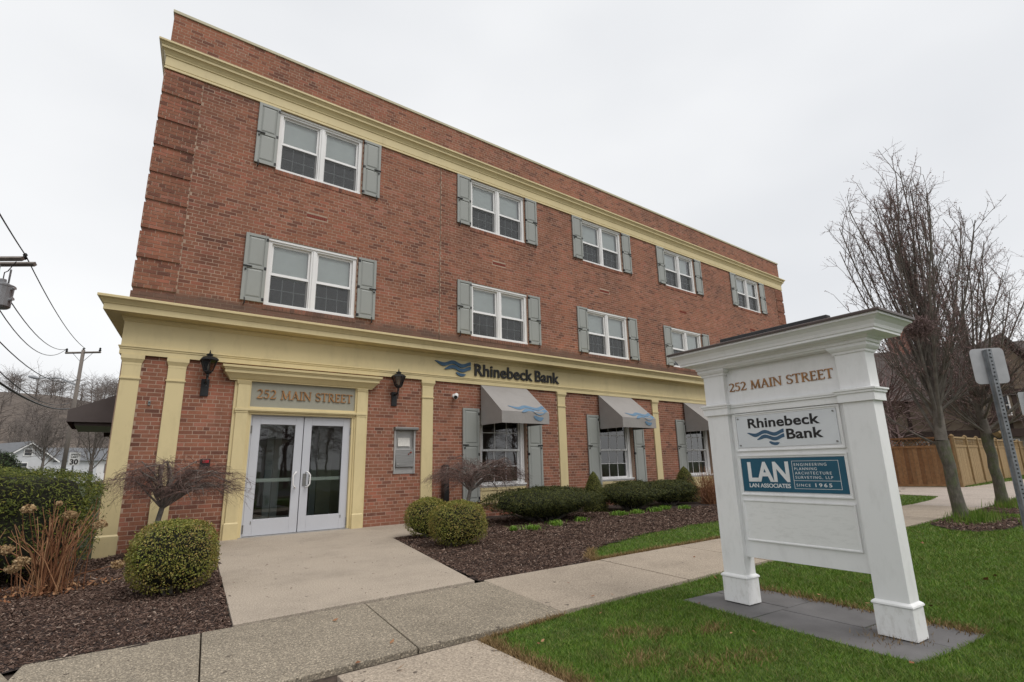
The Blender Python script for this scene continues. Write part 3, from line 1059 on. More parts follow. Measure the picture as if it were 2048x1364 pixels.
def blades(poly, dens, seed, holes=(), bare=True, fac=1.0):
    r = np.random.default_rng(seed)
    xs = [p[0] for p in poly]; ys = [p[1] for p in poly]
    out = []
    A = (max(xs) - min(xs)) * (max(ys) - min(ys))
    n = int(A * dens)
    x = r.uniform(min(xs), max(xs), n); y = r.uniform(min(ys), max(ys), n)
    dist = np.hypot(x - CAMLOC[0], y - CAMLOC[1])
    keep = inside(x, y, poly) & (r.uniform(0, 1, n) < np.clip((3.6 / dist) ** 1.9, 0.015, 1))
    for h in holes:
        keep &= ~inside(x, y, h)
    if bare:
        b = vnoise(np.stack([x, y, x * 0], -1), 3.1, 5) + 0.6 * vnoise(np.stack([x, y, x * 0], -1), 8.0, 6)
        keep &= ~((b > 0.9) & (r.uniform(0, 1, n) < 0.85))
    # nothing behind the camera's left
    return x[keep], y[keep], dist[keep], r


def grass_obj(name, x, y, dist, r, mat, h0=0.013, h1=0.032):
    n = len(x)
    s = np.clip(dist / 3.6, 1, 6) ** 0.8
    wv = r.uniform(0.0018, 0.0036, n) * s
    h = r.uniform(h0, h1, n) * np.clip(s, 1, 1.5) * (1 + 0.3 * vnoise(np.stack([x, y, x * 0], -1), 2.2, 9))
    a = r.uniform(0, 2 * np.pi, n)
    lean = r.uniform(0.2, 1.5, n) * h
    la = r.uniform(0, 2 * np.pi, n)
    z0 = np.full(n, -0.024)
    b0 = np.stack([x - np.cos(a) * wv, y - np.sin(a) * wv, z0], 1)
    b1 = np.stack([x + np.cos(a) * wv, y + np.sin(a) * wv, z0], 1)
    t = np.stack([x + np.cos(la) * lean, y + np.sin(la) * lean, z0 + h], 1)
    v = np.stack([b0, b1, t], 1).reshape(-1, 3)
    o = obj(name, np_mesh(name, v, np.arange(3 * n).reshape(n, 3)), mat)
    o['kind'] = 'stuff'
    return o


SIGN_A = np.array([4.278461, -7.72625599]); SIGN_U = np.array([-0.06618074, -0.99780765]); SIGN_D = np.array([0.99780765, -0.06618074])


def sgn(u, d):
    p = SIGN_A + SIGN_U * u + SIGN_D * d
    return (p[0], p[1])


PAD = [sgn(-0.24, -0.24), sgn(-0.24, 0.62), sgn(1.56, 0.56), sgn(1.50, -0.36), sgn(0.6, -0.33)]
x, y, d, r = blades([(2.1, -7.24), (3.3, -7.12), (24, -7.1), (24, -11.5), (2.1, -11.5), (2.17, -9.0)], 21000, 11, (PAD, RING1, RING2))
kk = inside(x, y, LAWN_A)
g = grass_obj('grass', x[kk], y[kk], d[kk], r, M['grass'])
tag(g, 'short green lawn grass around the white pylon sign', 'grass')
x, y, d, r = blades(LAWN_B, 14000, 12, (), False)
g = grass_obj('grass', x, y, d, r, M['grass'])
tag(g, 'short green grass strip between mulch bed and sidewalk', 'grass')
x, y, d, r = blades([(25.3, -4.75), (42, -4.9), (42, -3.6), (25.6, -4.2)], 14000, 14, (), False)
g = grass_obj('grass', x, y, d, r, M['grass'], 0.03, 0.07)
tag(g, 'grass strip at the foot of the wooden fence', 'grass')
# straw-coloured fringe where the edger ran
fx, fy = [], []
r = np.random.default_rng(15)
for (p, q, n, sp) in [((4.8, -5.70), (14.5, -5.735), 9000, 0.035), ((2.19, -7.26), (2.13, -9.4), 4200, 0.05), ((2.25, -7.22), (3.0, -7.15), 700, 0.03), ((4.86, -5.6), (5.4, -5.1), 900, 0.03), (PAD[2], PAD[1], 1500, 0.05)]:
    t = r.uniform(0, 1, n) ** 1.3
    fx.append(p[0] + (q[0] - p[0]) * t + r.normal(0, sp, n)); fy.append(p[1] + (q[1] - p[1]) * t + np.abs(r.normal(0, sp, n)) * (1 if p[1] > -6 else 0.6))
# bare patches in the turf
for (cx_, cy_, rr, n) in [(3.0, -7.75, 0.10, 350), (3.15, -7.9, 0.07, 220), (2.7, -8.15, 0.12, 420), (3.5, -8.1, 0.08, 260), (2.9, -8.45, 0.12, 380), (3.25, -8.55, 0.1, 300), (4.3, -8.95, 0.14, 400)]:
    fx.append(r.normal(cx_, rr, n)); fy.append(r.normal(cy_, rr * 0.6, n))
fx = np.concatenate(fx); fy = np.concatenate(fy)
g = grass_obj('dry_grass', fx, fy, np.hypot(fx, fy + 10.47), r, M['drygrass'], 0.02, 0.045)
tag(g, 'straw coloured dry grass fringing the lawn edges', 'dry grass')

for nm, RG, sd_ in (('mulch_ring', RING1, 21), ('mulch_ring', RING2, 22)):
    poly_sheet(nm, RG, -0.008, M['mulchbase'])
    bh = bed_height
    bed_height = lambda x, y: np.full(np.shape(x), 0.0)
    o = chips('bark_mulch', RG, 3000, sd_)
    bed_height = bh
    tag(o, 'bark chips ringing the nearer street tree' if sd_ == 21 else 'bark chips ringing the farther street tree', 'mulch')

# ================================================================== the brick office building
B = thing('office_building', 'three storey brick office building with cream cornices and sage shutters', 'building')
W_, DEP = 23.27, 13.0
FLANK = 0.13                     # the flanks run back a little out of square
CH, BL = 0.0677, 0.203           # course height, brick module
CH0 = 4.194 - 66 * CH            # courses run so that quoin joints fall where they stand

# openings (x0,x1,z0,z1)
UPX = [2.03, 6.735, 10.765, 14.785, 19.44]
LOX = [2.03, 6.745, 10.79, 14.80, 19.45]
WW = 1.785
LWX = [6.985, 11.03, 15.07, 19.9]
openings = []
for x in UPX:
    openings.append((x, x + WW, 7.105, 8.48))
for x in LOX:
    openings.append((x, x + WW, 4.225, 5.605))
for x in LWX:
    openings.append((x, x + 1.40, 0.28, 2.45))
openings.append((1.70, 4.15, -0.3, 2.95))                      # entrance
VENTS = [(2.70, 6.245), (7.42, 6.245), (11.42, 6.24), (15.43, 6.22), (20.1, 6.22)]
for x, z in VENTS:
    openings.append((x, x + 0.42, z, z + 0.075))
openings.append((5.845, 5.862, 3.8, 8.5))                      # movement joint
DEPB = (4.80, 5.28, 1.00, 1.93)
openings.append(DEPB)
PIL = [(0.015, 0.27), (0.645, 0.905), (5.43, 5.70), (9.47, 9.735), (13.44, 13.71), (17.45, 17.72), (22.98, 23.25)]

# mortar backing with holes
xb = sorted(set([-0.0, W_] + [o_[0] for o_ in openings] + [o_[1] for o_ in openings]))
zb = sorted(set([-0.3, 9.74] + [o_[2] for o_ in openings] + [o_[3] for o_ in openings]))
mb = MB()
for zi in range(len(zb) - 1):
    run = None
    for xi in range(len(xb) - 1):
        cx, cz = (xb[xi] + xb[xi + 1]) / 2, (zb[zi] + zb[zi + 1]) / 2
        solid = not any(o_[0] < cx < o_[1] and o_[2] < cz < o_[3] for o_ in openings)
        if solid:
            run = [xb[xi], xb[xi + 1]] if run is None else [run[0], xb[xi + 1]]
        if run and (not solid or xi == len(xb) - 2):
            mb.quad((run[0], 0.0014, zb[zi]), (run[1], 0.0014, zb[zi]), (run[1], 0.0014, zb[zi + 1]), (run[0], 0.0014, zb[zi + 1]))
            run = None
# reveals
for (a, b, c_, d_) in openings:
    dp = 0.24
    mb.quad((a, 0.0014, c_), (a, dp, c_), (a, dp, d_), (a, 0.0014, d_)).quad((b, 0.0014, c_), (b, dp, c_), (b, dp, d_), (b, 0.0014, d_))
    mb.quad((a, 0.0014, d_), (b, 0.0014, d_), (b, dp, d_), (a, dp, d_)).quad((a, 0.0014, c_), (b, 0.0014, c_), (b, dp, c_), (a, dp, c_))
wall = obj('front_wall', mb, M['mortar'], B, recalc=False)
# other walls, roof, floors, inner back wall
obj('left_wall', MB().prism([(0.0, 0.012), (0.25, 0.012), (0.25 + FLANK * DEP, DEP), (FLANK * DEP, DEP)], 'z', -0.3, 9.74), M['brick_side'], B)
obj('right_wall', MB().prism([(W_ - 0.25, 0.012), (W_, 0.012), (W_ + FLANK * DEP, DEP), (W_ - 0.25 + FLANK * DEP, DEP)], 'z', -0.3, 9.74), M['brick_side'], B)
obj('rear_wall', MB().box(0.2 + FLANK * DEP, W_ - 0.2 + FLANK * DEP, DEP - 0.25, DEP - 0.002, -0.3, 9.735), M['brick_side'], B)
obj('roof', MB().prism([(0.24, 0.25), (W_ - 0.26, 0.25), (W_ - 0.26 + FLANK * DEP, DEP - 0.2), (0.24 + FLANK * DEP, DEP - 0.2)], 'z', 9.0, 9.1), M['asphalt'], B)
for z in (-0.02, 3.55, 6.5):
    obj('floor', MB().box(0.9, W_ - 0.3, 0.25, DEP - 0.3, z - 0.15, z), M['interior_floor'], B)
obj('inner_wall', MB().box(0.9, W_ + 0.3, 4.6, 4.7, 0, 9.0), M['interior'], B)
for x in (0.95, 4.35, 9.3, 13.5, 17.6):
    obj('partition', MB().box(x, x + 0.1, 0.3, 4.6, 0, 9.0), M['interior'], B)

# ---- bricks
bricks = []      # (x0,x1,z0,z1,y)
JT = 0.0105


def spans(z0, z1, lo, hi, extra):
    iv = [(lo, hi)]
    for (a, b, c_, d_) in openings + extra:
        if c_ < z1 - 0.02 and d_ > z0 + 0.02:
            nv = []
            for (p, q) in iv:
                if b <= p or a >= q:
                    nv.append((p, q))
                else:
                    if a > p: nv.append((p, a))
                    if b < q: nv.append((b, q))
            iv = nv
    return iv


brng = random.Random(11)
zc_list = []
i = int((-0.25 - CH0) / CH)
while CH0 + i * CH < 9.70:
    z0 = CH0 + i * CH
    z1 = z0 + CH - JT
    zm = (z0 + z1) / 2
    i += 1
    if 3.04 < zm < 3.84 or 8.52 < zm < 9.0 or z1 > 9.735:
        continue
    k = i - 1
    header = (k % 7 == 3)
    mod = BL / 2 if header else BL
    off = (0 if k % 2 else BL / 2) if not header else BL / 4
    upper = zm > 3.84 and zm < 8.52
    joint = ((k - 66) % 8 == 7) if upper else True
    ext = []
    if zm < 3.04:
        ext = [(p, q, -1, 3.04) for p, q in PIL]
    zones = []
    if upper and not joint:
        zones = [(-0.025, 0.62, -0.025), (0.62, W_ - 0.62, 0.0), (W_ - 0.62, W_ + 0.025, -0.025)]
    else:
        zones = [(0.0, W_, 0.0)]
    for lo, hi, yy in zones:
        for (a, b) in spans(z0, z1, lo, hi, ext):
            n0 = math.floor((a - off) / mod)
            x = off + n0 * mod
            while x < b:
                p, q = max(x, a + JT / 2), min(x + mod - JT, b - JT / 2)
                if q - p > 0.028:
                    bricks.append((p, q, z0 + brng.uniform(-0.0012, 0.0012), z1 + brng.uniform(-0.0012, 0.0012), yy + brng.uniform(-0.0012, 0.0005)))
                x += mod
ba = np.array(bricks)
# quoin blocks behind the proud bricks
for q in range(-1, 8):
    z0 = 4.194 + q * 8 * CH
    z1 = min(z0 + 7 * CH, 8.5)
    for lo, hi, side in ((-0.018, 0.612, -1), (W_ - 0.612, W_ + 0.018, 1)):
        qo = obj('quoin', MB().prism([(lo, -0.02), (hi, -0.02), (hi + 0.03, 0.30), (lo + 0.045, 0.30)], 'z', z0, z1 - JT), M['mortar'], B)
        if side < 0:
            rt = MB().prism([(-0.025, -0.0225), (-0.0185, -0.0225), (-0.0185 + FLANK * .62, 0.60), (-0.025 + FLANK * .62, 0.60)], 'z', z0, z1 - JT)
        else:
            rt = MB().prism([(W_ + 0.0185, -0.0225), (W_ + 0.025, -0.0225), (W_ + 0.025 + FLANK * .62, 0.60), (W_ + 0.0185 + FLANK * .62, 0.60)], 'z', z0, z1 - JT)
        obj('quoin_return', rt, M['brick_side'], qo)

# the 300 largest in view become single pieces
full = (ba[:, 1] - ba[:, 0]) > 0.19
xm, zm = (ba[:, 0] + ba[:, 1]) / 2, (ba[:, 2] + ba[:, 3]) / 2
cor = [proj(np.stack([ba[:, a], ba[:, 4], ba[:, b]], 1))[:, :2] for a, b in ((0, 2), (1, 2), (1, 3), (0, 3))]
area = 0
for a in range(4):
    p, q = cor[a], cor[(a + 1) % 4]
    area = area + p[:, 0] * q[:, 1] - q[:, 0] * p[:, 1]
area = np.abs(area) / 2
vis = full & (zm > 0.06) & (zm < 2.98) & ((((xm > 0.27) & (xm < 1.66)) & (zm > 1.5)) | ((xm > 4.2) & (xm < 5.45)))
vis &= ~((xm > 1.05) & (xm < 1.4) & (zm > 2.35))
cand = np.where(vis)[0]
pick = cand[np.argsort(-area[cand])][:300]
sel = np.zeros(len(ba), bool); sel[pick] = True


def brick_arrays(b):
    n = len(b)
    x0, x1, z0, z1, y = b.T
    yb = np.full(n, 0.02)
    c_ = 0.0018
    v = np.stack([np.stack([x0, yb, z0], 1), np.stack([x1, yb, z0], 1), np.stack([x1, yb, z1], 1), np.stack([x0, yb, z1], 1),
                  np.stack([x0, y, z0], 1), np.stack([x1, y, z0], 1), np.stack([x1, y, z1], 1), np.stack([x0, y, z1], 1)], 1)
    o = (np.arange(n) * 8)[:, None]
    f = np.concatenate([o + np.array([4, 5, 6, 7]), o + np.array([0, 1, 5, 4]), o + np.array([1, 2, 6, 5]), o + np.array([2, 3, 7, 6]), o + np.array([3, 0, 4, 7])])
    return v.reshape(-1, 3), f


v, f = brick_arrays(ba[~sel])
bw = obj('brickwork', np_mesh('brickwork', v, f), M['brick'], wall)
bw['kind'] = 'stuff'
v, f = brick_arrays(np.array([[-(BL - JT) / 2, (BL - JT) / 2, -(CH - JT) / 2, (CH - JT) / 2, 0.0]]))
bme = np_mesh('brick', v, f)
bme.materials.append(M['brick'])
for k in pick:
    o = bpy.data.objects.new('brick', bme)
    o.location = ((ba[k, 0] + ba[k, 1]) / 2, ba[k, 4], (ba[k, 2] + ba[k, 3]) / 2)
    C.objects.link(o); o.parent = wall

# ---- vents
for x, z in VENTS:
    vm = MB().box(x + 0.005, x + 0.415, 0.004, 0.06, z + 0.003, z + 0.072)
    for k in range(9):
        vm.box(x + 0.03 + k * 0.042, x + 0.042 + k * 0.042, -0.006, 0.003, z + 0.01, z + 0.066)
    obj('air_vent', vm, M['terracotta'], B)

# ---- cornices and entablature
low = [(0.02, 3.03), (0.05, 3.03), (0.05, 3.115), (0.062, 3.12), (0.062, 3.14), (0.075, 3.15), (0.075, 3.165), (0.04, 3.175), (0.04, 3.575), (0.055, 3.585), (0.07, 3.615), (0.09, 3.63), (0.09, 3.655),
       (0.335, 3.665), (0.335, 3.765), (0.35, 3.768), (0.355, 3.78), (0.37, 3.80), (0.395, 3.83), (0.42, 3.845), (0.43, 3.85), (0.43, 3.885), (0.42, 3.892), (-0.03, 3.96)]
obj('lower_cornice', MB().sweep_rect(low, 0, W_, 0, 3.4, False, FLANK), M['cream'], B)
up = [(0.0, 8.485), (0.035, 8.485), (0.035, 8.52), (0.022, 8.53), (0.022, 8.545), (0.03, 8.55), (0.03, 8.735), (0.045, 8.74), (0.05, 8.765), (0.06, 8.78), (0.075, 8.81), (0.095, 8.835), (0.12, 8.85), (0.12, 8.90), (0.13, 8.905), (0.145, 8.93), (0.165, 8.945), (0.175, 8.95), (0.175, 8.985), (-0.03, 9.03)]
obj('upper_cornice', MB().sweep_rect(up, 0, W_, 0, DEP, False, FLANK), M['cream'], B)
cop = [(-0.3, 9.745), (0.02, 9.742), (0.025, 9.745), (0.025, 9.80), (0.02, 9.806), (-0.3, 9.825)]
obj('coping', MB().sweep_rect(cop, 0, W_, 0, DEP, False, FLANK), M['coping'], B)

# ---- pilasters
for j, (a, b) in enumerate(PIL):
    pm = MB()
    zb0 = -0.18 if j < 2 else -0.1
    base = 0.06 if j == 0 else (0.12 if j == 1 else 0.22)
    pm.box(a, b, -0.035, 0.02, zb0, 2.86)
    pl = obj('pilaster', pm, M['cream'], B)
    obj('plinth', MB().box(a - 0.018, b + 0.018, -0.055, 0.018, zb0, base + 0.14).frustum((a - 0.018, b + 0.018, -0.055, 0.018), base + 0.14, (a - 0.001, b + 0.001, -0.036, 0.018), base + 0.165), M['cream'], pl)
    obj('necking', MB().box(a - 0.016, b + 0.016, -0.053, 0.016, 2.63, 2.652).box(a - 0.006, b + 0.006, -0.043, 0.016, 2.615, 2.63), M['cream'], pl)
    cm = MB().box(a - 0.003, b + 0.003, -0.038, 0.017, 2.86, 2.90).frustum((a - 0.006, b + 0.006, -0.04, 0.015), 2.90, (a - 0.03, b + 0.03, -0.066, 0.015), 2.96).box(a - 0.032, b + 0.032, -0.068, 0.016, 2.96, 3.029)
    obj('capital', cm, M['cream'], pl)


# ---- upper windows
def sash_frame(mb, x0, x1, z0, z1, y0, y1, t):
    mb.box(x0, x1, y0, y1, z0, z0 + t).box(x0, x1, y0, y1, z1 - t, z1)
    mb.box(x0, x0 + t, y0, y1, z0 + t, z1 - t).box(x1 - t, x1, y0, y1, z0 + t, z1 - t)


H = 1.375


def upper_window():
    wd = empty('window')
    fm = MB()
    fm.box(0.0, WW, 0.0, 0.16, H - 0.085, H).box(0.0, WW, -0.02, 0.16, 0.0, 0.05)
    fm.box(0.0, 0.075, 0.0, 0.16, 0.05, H - 0.085).box(WW - 0.075, WW, 0.0, 0.16, 0.05, H - 0.085)
    fm.box(WW / 2 - 0.06, WW / 2 + 0.06, 0.005, 0.16, 0.05, H - 0.085)
    fm.box(WW / 2 - 0.022, WW / 2 + 0.022, -0.012, 0.005, 0.05, H - 0.085)
    obj('frame', fm, M['white'], wd, bevel=0.004)
    hd = MB().box(-0.0, WW, -0.022, 0.0, H - 0.05, H - 0.002)
    obj('head_trim', hd, M['white'], wd, bevel=0.004)
    for (a, b) in ((0.075, WW / 2 - 0.06), (WW / 2 + 0.06, WW - 0.075)):
        zm = 0.05 + (H - 0.135) * 0.50
        um = MB(); sash_frame(um, a, b, zm - 0.02, H - 0.085, 0.05, 0.085, 0.042)
        us = obj('upper_sash', um, M['white'], wd, bevel=0.003)
        lm = MB(); sash_frame(lm, a, b, 0.05, zm + 0.02, 0.09, 0.125, 0.042)
        obj('lower_sash', lm, M['white'], wd, bevel=0.003)
        obj('pane', MB().quad((a + .04, 0.068, zm), (b - .04, 0.068, zm), (b - .04, 0.068, H - .12), (a + .04, 0.068, H - .12)), M['glass'], wd, recalc=False)
        obj('pane', MB().quad((a + .04, 0.106, 0.08), (b - .04, 0.106, 0.08), (b - .04, 0.106, zm), (a + .04, 0.106, zm)), M['glass'], wd, recalc=False)
        scm = MB(); sash_frame(scm, a + 0.004, b - 0.004, 0.052, zm - 0.022, 0.03, 0.045, 0.018)
        obj('screen_frame', scm, M['white'], wd)
        obj('insect_screen', MB().quad((a + .02, 0.038, 0.068), (b - .02, 0.038, 0.068), (b - .02, 0.038, zm - .038), (a + .02, 0.038, zm - .038)), M['screen'], wd, recalc=False)
        mm = MB()
        wx, z0, z1 = b - a - 0.084, 0.09, zm - 0.02
        for k in (1, 2):
            mm.box(a + 0.042 + wx * k / 3 - 0.008, a + 0.042 + wx * k / 3 + 0.008, 0.1085, 0.1125, z0, z1)
        mm.box(a + 0.042, b - 0.042, 0.1088, 0.1122, (z0 + z1) / 2 - 0.008, (z0 + z1) / 2 + 0.008)
        obj('muntin', mm, M['letterwhite'], wd)
    # rowlock sill of brick on edge
    sm = MB()
    nb = 25
    for k in range(nb):
        a = -0.02 + k * (WW + 0.04) / nb
        sm.frustum((a + 0.005, a + (WW + 0.04) / nb - 0.005, -0.045, 0.15), -0.098, (a + 0.005, a + (WW + 0.04) / nb - 0.005, -0.045, 0.15), -0.004)
    obj('sill', sm, M['brick'], wd)
    obj('sill_bed', MB().box(-0.02, WW + 0.02, -0.036, 0.15, -0.094, -0.008), M['mortar'], wd)
    return wd


uw = upper_window()
first = True
UW = []
blinds_up = [(0.46, 0.44), (0.50, 0.47), (0.50, 0.50), (0.5, 0.5), (0.5, 0.5)]
brv = random.Random(3)
for row, (xs, z) in enumerate(((UPX, 7.105), (LOX, 4.225))):
    for j, x in enumerate(xs):
        if first:
            wn_ = uw; wn_.parent = B; wn_.location = (x, 0.035, z); first = False
        else:
            wn_ = copy_tree(uw, B, (x, 0.035, z))
        UW.append(wn_)
for k, wn_ in enumerate(UW):
    for s in (0, 1):
        a, b = ((0.075, WW / 2 - 0.06), (WW / 2 + 0.06, WW - 0.075))[s]
        drop = 0.50 + brv.uniform(-0.03, 0.04)
        if k == 4 and s == 1:
            drop = 0.5
        bm_ = MB()
        zt = H - 0.09
        n = 7
        for q in range(n):      # slightly sagging roller blind
            za, zb_ = zt - (H - 0.17) * drop * q / n, zt - (H - 0.17) * drop * (q + 1) / n
            ya, yb_ = 0.142 + 0.003 * math.sin(q), 0.142 + 0.003 * math.sin(q + 1)
            bm_.quad((a + 0.03, ya, za), (b - (0.03 if not (k in (3, 4) and s) else 0.13), ya, za), (b - (0.03 if not (k in (3, 4) and s) else 0.13), yb_, zb_), (a + 0.03, yb_, zb_))
        bm_.box(a + 0.03, b - 0.03, 0.137, 0.15, zt - (H - 0.17) * drop - 0.02, zt - (H - 0.17) * drop)
        obj('blind', bm_, M['blind'], wn_)


# ---- shutters
def shutter(w0, h, split, mirror):
    root = empty('shutter')
    t = 0.058
    s = MB()
    y0, y1 = -0.048, -0.012
    s.box(0, w0, y0 + 0.016, y1, 0, h)                                 # backing
    s.box(0, t, y0, y0 + 0.016, 0, h).box(w0 - t, w0, y0, y0 + 0.016, 0, h)
    zr = h * split
    for a, b in ((0, t * 1.25), (zr - t / 2, zr + t / 2), (h - t, h)):
        s.box(t, w0 - t, y0 + 0.0005, y0 + 0.016, a, b)
    obj('board_frame', s, M['sage'], root, bevel=0.004)
    for a, b in ((t * 1.25, zr - t / 2), (zr + t / 2, h - t)):
        p = MB()
        g1, g2 = 0.012, 0.040
        i = 0
        ring = [(t + g1, w0 - t - g1, a + g1, b - g1, y0 + 0.0155), (t + g2, w0 - t - g2, a + g2, b - g2, y0 + 0.004)]
        vs = []
        for (xa, xc, za, zc2, yy) in ring:
            vs.append([(xa, yy, za), (xc, yy, za), (xc, yy, zc2), (xa, yy, zc2)])
        p.v = vs[0] + vs[1]
        p.f = [(k, (k + 1) % 4, 4 + (k + 1) % 4, 4 + k) for k in range(4)] + [(4, 5, 6, 7)]
        obj('panel', p, M['sage'], root)
    o_ = -1 if not mirror else 1              # outer side: left for left shutters
    xo = 0.0 if not mirror else w0
    xi = w0 if not mirror else 0.0
    hw = MB()
    xa, xb_ = sorted((xo + 0.01 * o_, xo - 0.15 * o_))
    hw.box(xa, xb_, y0 - 0.018, y0 - 0.001, zr - 0.013, zr + 0.013)
    hw.box(*sorted((xo - 0.025 * o_, xo - 0.055 * o_)), y0 - 0.02, y0 - 0.001, zr - 0.085, zr - 0.05)
    obj('latch', hw, M['black_iron'], root, bevel=0.003)
    for zz in (h * 0.04, h * 0.5, h * 0.94):
        hg = MB()
        hg.box(*sorted((xi - 0.0 * o_, xi - 0.045 * o_ * -1)), y0 - 0.004, 0.03, zz - 0.032, zz + 0.032)
        obj('hinge', hg, M['black_iron'], root, bevel=0.003)
    hk = MB().tube([(xo - 0.07 * o_, -0.002, -0.075), (xo - 0.07 * o_, -0.06, -0.07), (xo - 0.075 * o_, -0.065, -0.02), (xo - 0.07 * o_, -0.056, 0.055)], [0.008, 0.012, 0.011, 0.007], 6)
    obj('holdback', hk, M['black_iron'], root)
    return root


SH = {}
for mir in (False, True):
    SH['u', mir] = shutter(0.405, 1.355, 0.5, mir)
    SH['l', mir] = shutter(0.46, 2.13, 0.6, mir)
used = set()


def place_shutter(kind, mir, x, z):
    k = (kind, mir)
    if k not in used:
        used.add(k); s = SH[k]; s.parent = B; s.location = (x, 0, z)
    else:
        copy_tree(SH[k], B, (x, 0, z))


for x in UPX:
    place_shutter('u', False, x - 0.415, 7.12); place_shutter('u', True, x + WW + 0.025, 7.12)
for x in LOX:
    place_shutter('u', False, x - 0.415, 4.243); place_shutter('u', True, x + WW + 0.025, 4.243)
for x in LWX:
    place_shutter('l', False, x - 0.50, 0.325); place_shutter('l', True, x + 1.425, 0.325)


# ---- ground-floor windows
def low_window():
    wd = empty('window')
    w0 = 1.40
    fm = MB()
    fm.box(0, 0.12, 0.10, 0.24, 0.42, 2.17).box(w0 - 0.12, w0, 0.10, 0.24, 0.42, 2.17).box(0.12, w0 - 0.12, 0.10, 0.24, 2.06, 2.17)
    fm.box(0.03, 0.06, 0.085, 0.10, 0.42, 2.17).box(w0 - 0.06, w0 - 0.03, 0.085, 0.10, 0.42, 2.17)
    obj('frame', fm, M['white'], wd, bevel=0.004)
    obj('sill', MB().box(-0.0, w0, 0.02, 0.24, 0.385, 0.42).box(0.0, w0, 0.05, 0.24, 0.35, 0.385), M['white'], wd, bevel=0.005)
    pm = MB().box(0, w0, 0.075, 0.12, 0.0, 0.35)
    sash_frame(pm, 0.0, w0, 0.0, 0.35, 0.055, 0.075, 0.07)
    obj('apron_panel', pm, M['cream'], wd, bevel=0.003)
    a, b = 0.12, w0 - 0.12
    zm = 1.21
    um = MB(); sash_frame(um, a, b, zm - 0.02, 2.06, 0.13, 0.165, 0.045)
    obj('upper_sash', um, M['white'], wd, bevel=0.003)
    lm = MB(); sash_frame(lm, a, b, 0.42, zm + 0.02, 0.17, 0.205, 0.05)
    obj('lower_sash', lm, M['white'], wd, bevel=0.003)
    obj('pane', MB().quad((a + .04, 0.15, zm), (b - .04, 0.15, zm), (b - .04, 0.15, 2.03), (a + .04, 0.15, 2.03)), M['glass'], wd, recalc=False)
    obj('pane', MB().quad((a + .04, 0.19, 0.45), (b - .04, 0.19, 0.45), (b - .04, 0.19, zm), (a + .04, 0.19, zm)), M['glass'], wd, recalc=False)
    for (z0, z1, yy) in ((zm + 0.025, 2.015, 0.142), (0.47, zm - 0.02, 0.182)):
        mm = MB()
        wx = b - a - 0.09
        for k in (1, 2):
            mm.box(a + 0.045 + wx * k / 3 - 0.009, a + 0.045 + wx * k / 3 + 0.009, yy, yy + 0.006, z0, z1)
        zz = (z0 + z1) / 2
        mm.box(a + 0.045, b - 0.045, yy + 0.0005, yy + 0.0055, zz - 0.009, zz + 0.009)
        obj('muntin', mm, M['white'], wd)
    return wd


lw0 = low_window()
for j, x in enumerate(LWX):
    if j == 0:
        lw0.parent = B; lw0.location = (x, 0, 0.28)
    else:
        copy_tree(lw0, B, (x, 0, 0.28))

# ---- entrance surround and doors
S = empty('entrance_surround', parent=B)
for a, b in ((1.68, 1.955), (3.905, 4.175)):
    i0, i1 = (a + 0.05, b - 0.03) if a < 3 else (a + 0.03, b - 0.05)
    obj('jamb_board', MB().box(a, b, -0.045, 0.10, -0.02, 2.72), M['cream'], S, bevel=0.004)
    obj('pilaster', MB().box(i0, i1, -0.075, -0.046, -0.02, 2.70), M['cream'], S, bevel=0.004)
for a, b in ((1.71, 1.935), (3.925, 4.145)):
    pb = MB()
    pb.box(a, b, -0.09, -0.046, -0.02, 0.255).frustum((a, b, -0.09, -0.046), 0.255, (a + .012, b - .012, -0.076, -0.046), 0.275)
    obj('plinth', pb, M['cream'], S, bevel=0.003)
    obj('necking', MB().box(a - 0.004, b + 0.004, -0.095, -0.046, 2.185, 2.225).box(a + .004, b - .004, -0.083, -0.046, 2.15, 2.185), M['cream'], S, bevel=0.003)
    obj('cap', MB().frustum((a + 0.006, b - 0.006, -0.08, -0.046), 2.66, (a - 0.012, b + 0.012, -0.105, -0.046), 2.725), M['cream'], S, bevel=0.003)
tr = MB().box(1.955, 3.905, -0.035, 0.10, 2.13, 2.17).box(1.94, 3.92, -0.07, -0.002, 2.17, 2.19).box(1.935, 3.925, -0.088, -0.002, 2.19, 2.228).box(1.955, 3.905, -0.045, 0.1, 2.228, 2.265)
tr.box(1.955, 2.0, -0.02, 0.1, -0.02, 2.13).box(3.86, 3.905, -0.02, 0.1, -0.02, 2.13)
obj('transom_bar', tr, M['cream'], S, bevel=0.003)
obj('name_panel', MB().box(1.955, 3.905, -0.012, 0.08, 2.265, 2.725), M['panel_grey'], S)
hood = [(0.0, 2.725), (0.075, 2.725), (0.075, 2.745), (0.09, 2.75), (0.105, 2.77), (0.135, 2.81), (0.165, 2.84), (0.18, 2.848), (0.18, 2.90), (0.195, 2.905), (0.20, 2.93), (0.225, 2.935), (0.23, 2.975), (0.0, 2.985)]
hm = MB().sweep_rect(hood, 1.66, 4.175, 0.0, 0.02, False)
obj('hood', hm, M['cream'], S)
serif_text('address_letters', '252 MAIN STREET', M['gold'], S, 2.055, -0.0135, 2.425, 0.165, 1.80, 0.02)
obj('threshold', MB().box(1.96, 3.90, -0.03, 0.25, -0.02, 0.012), M['steel_light'], S)


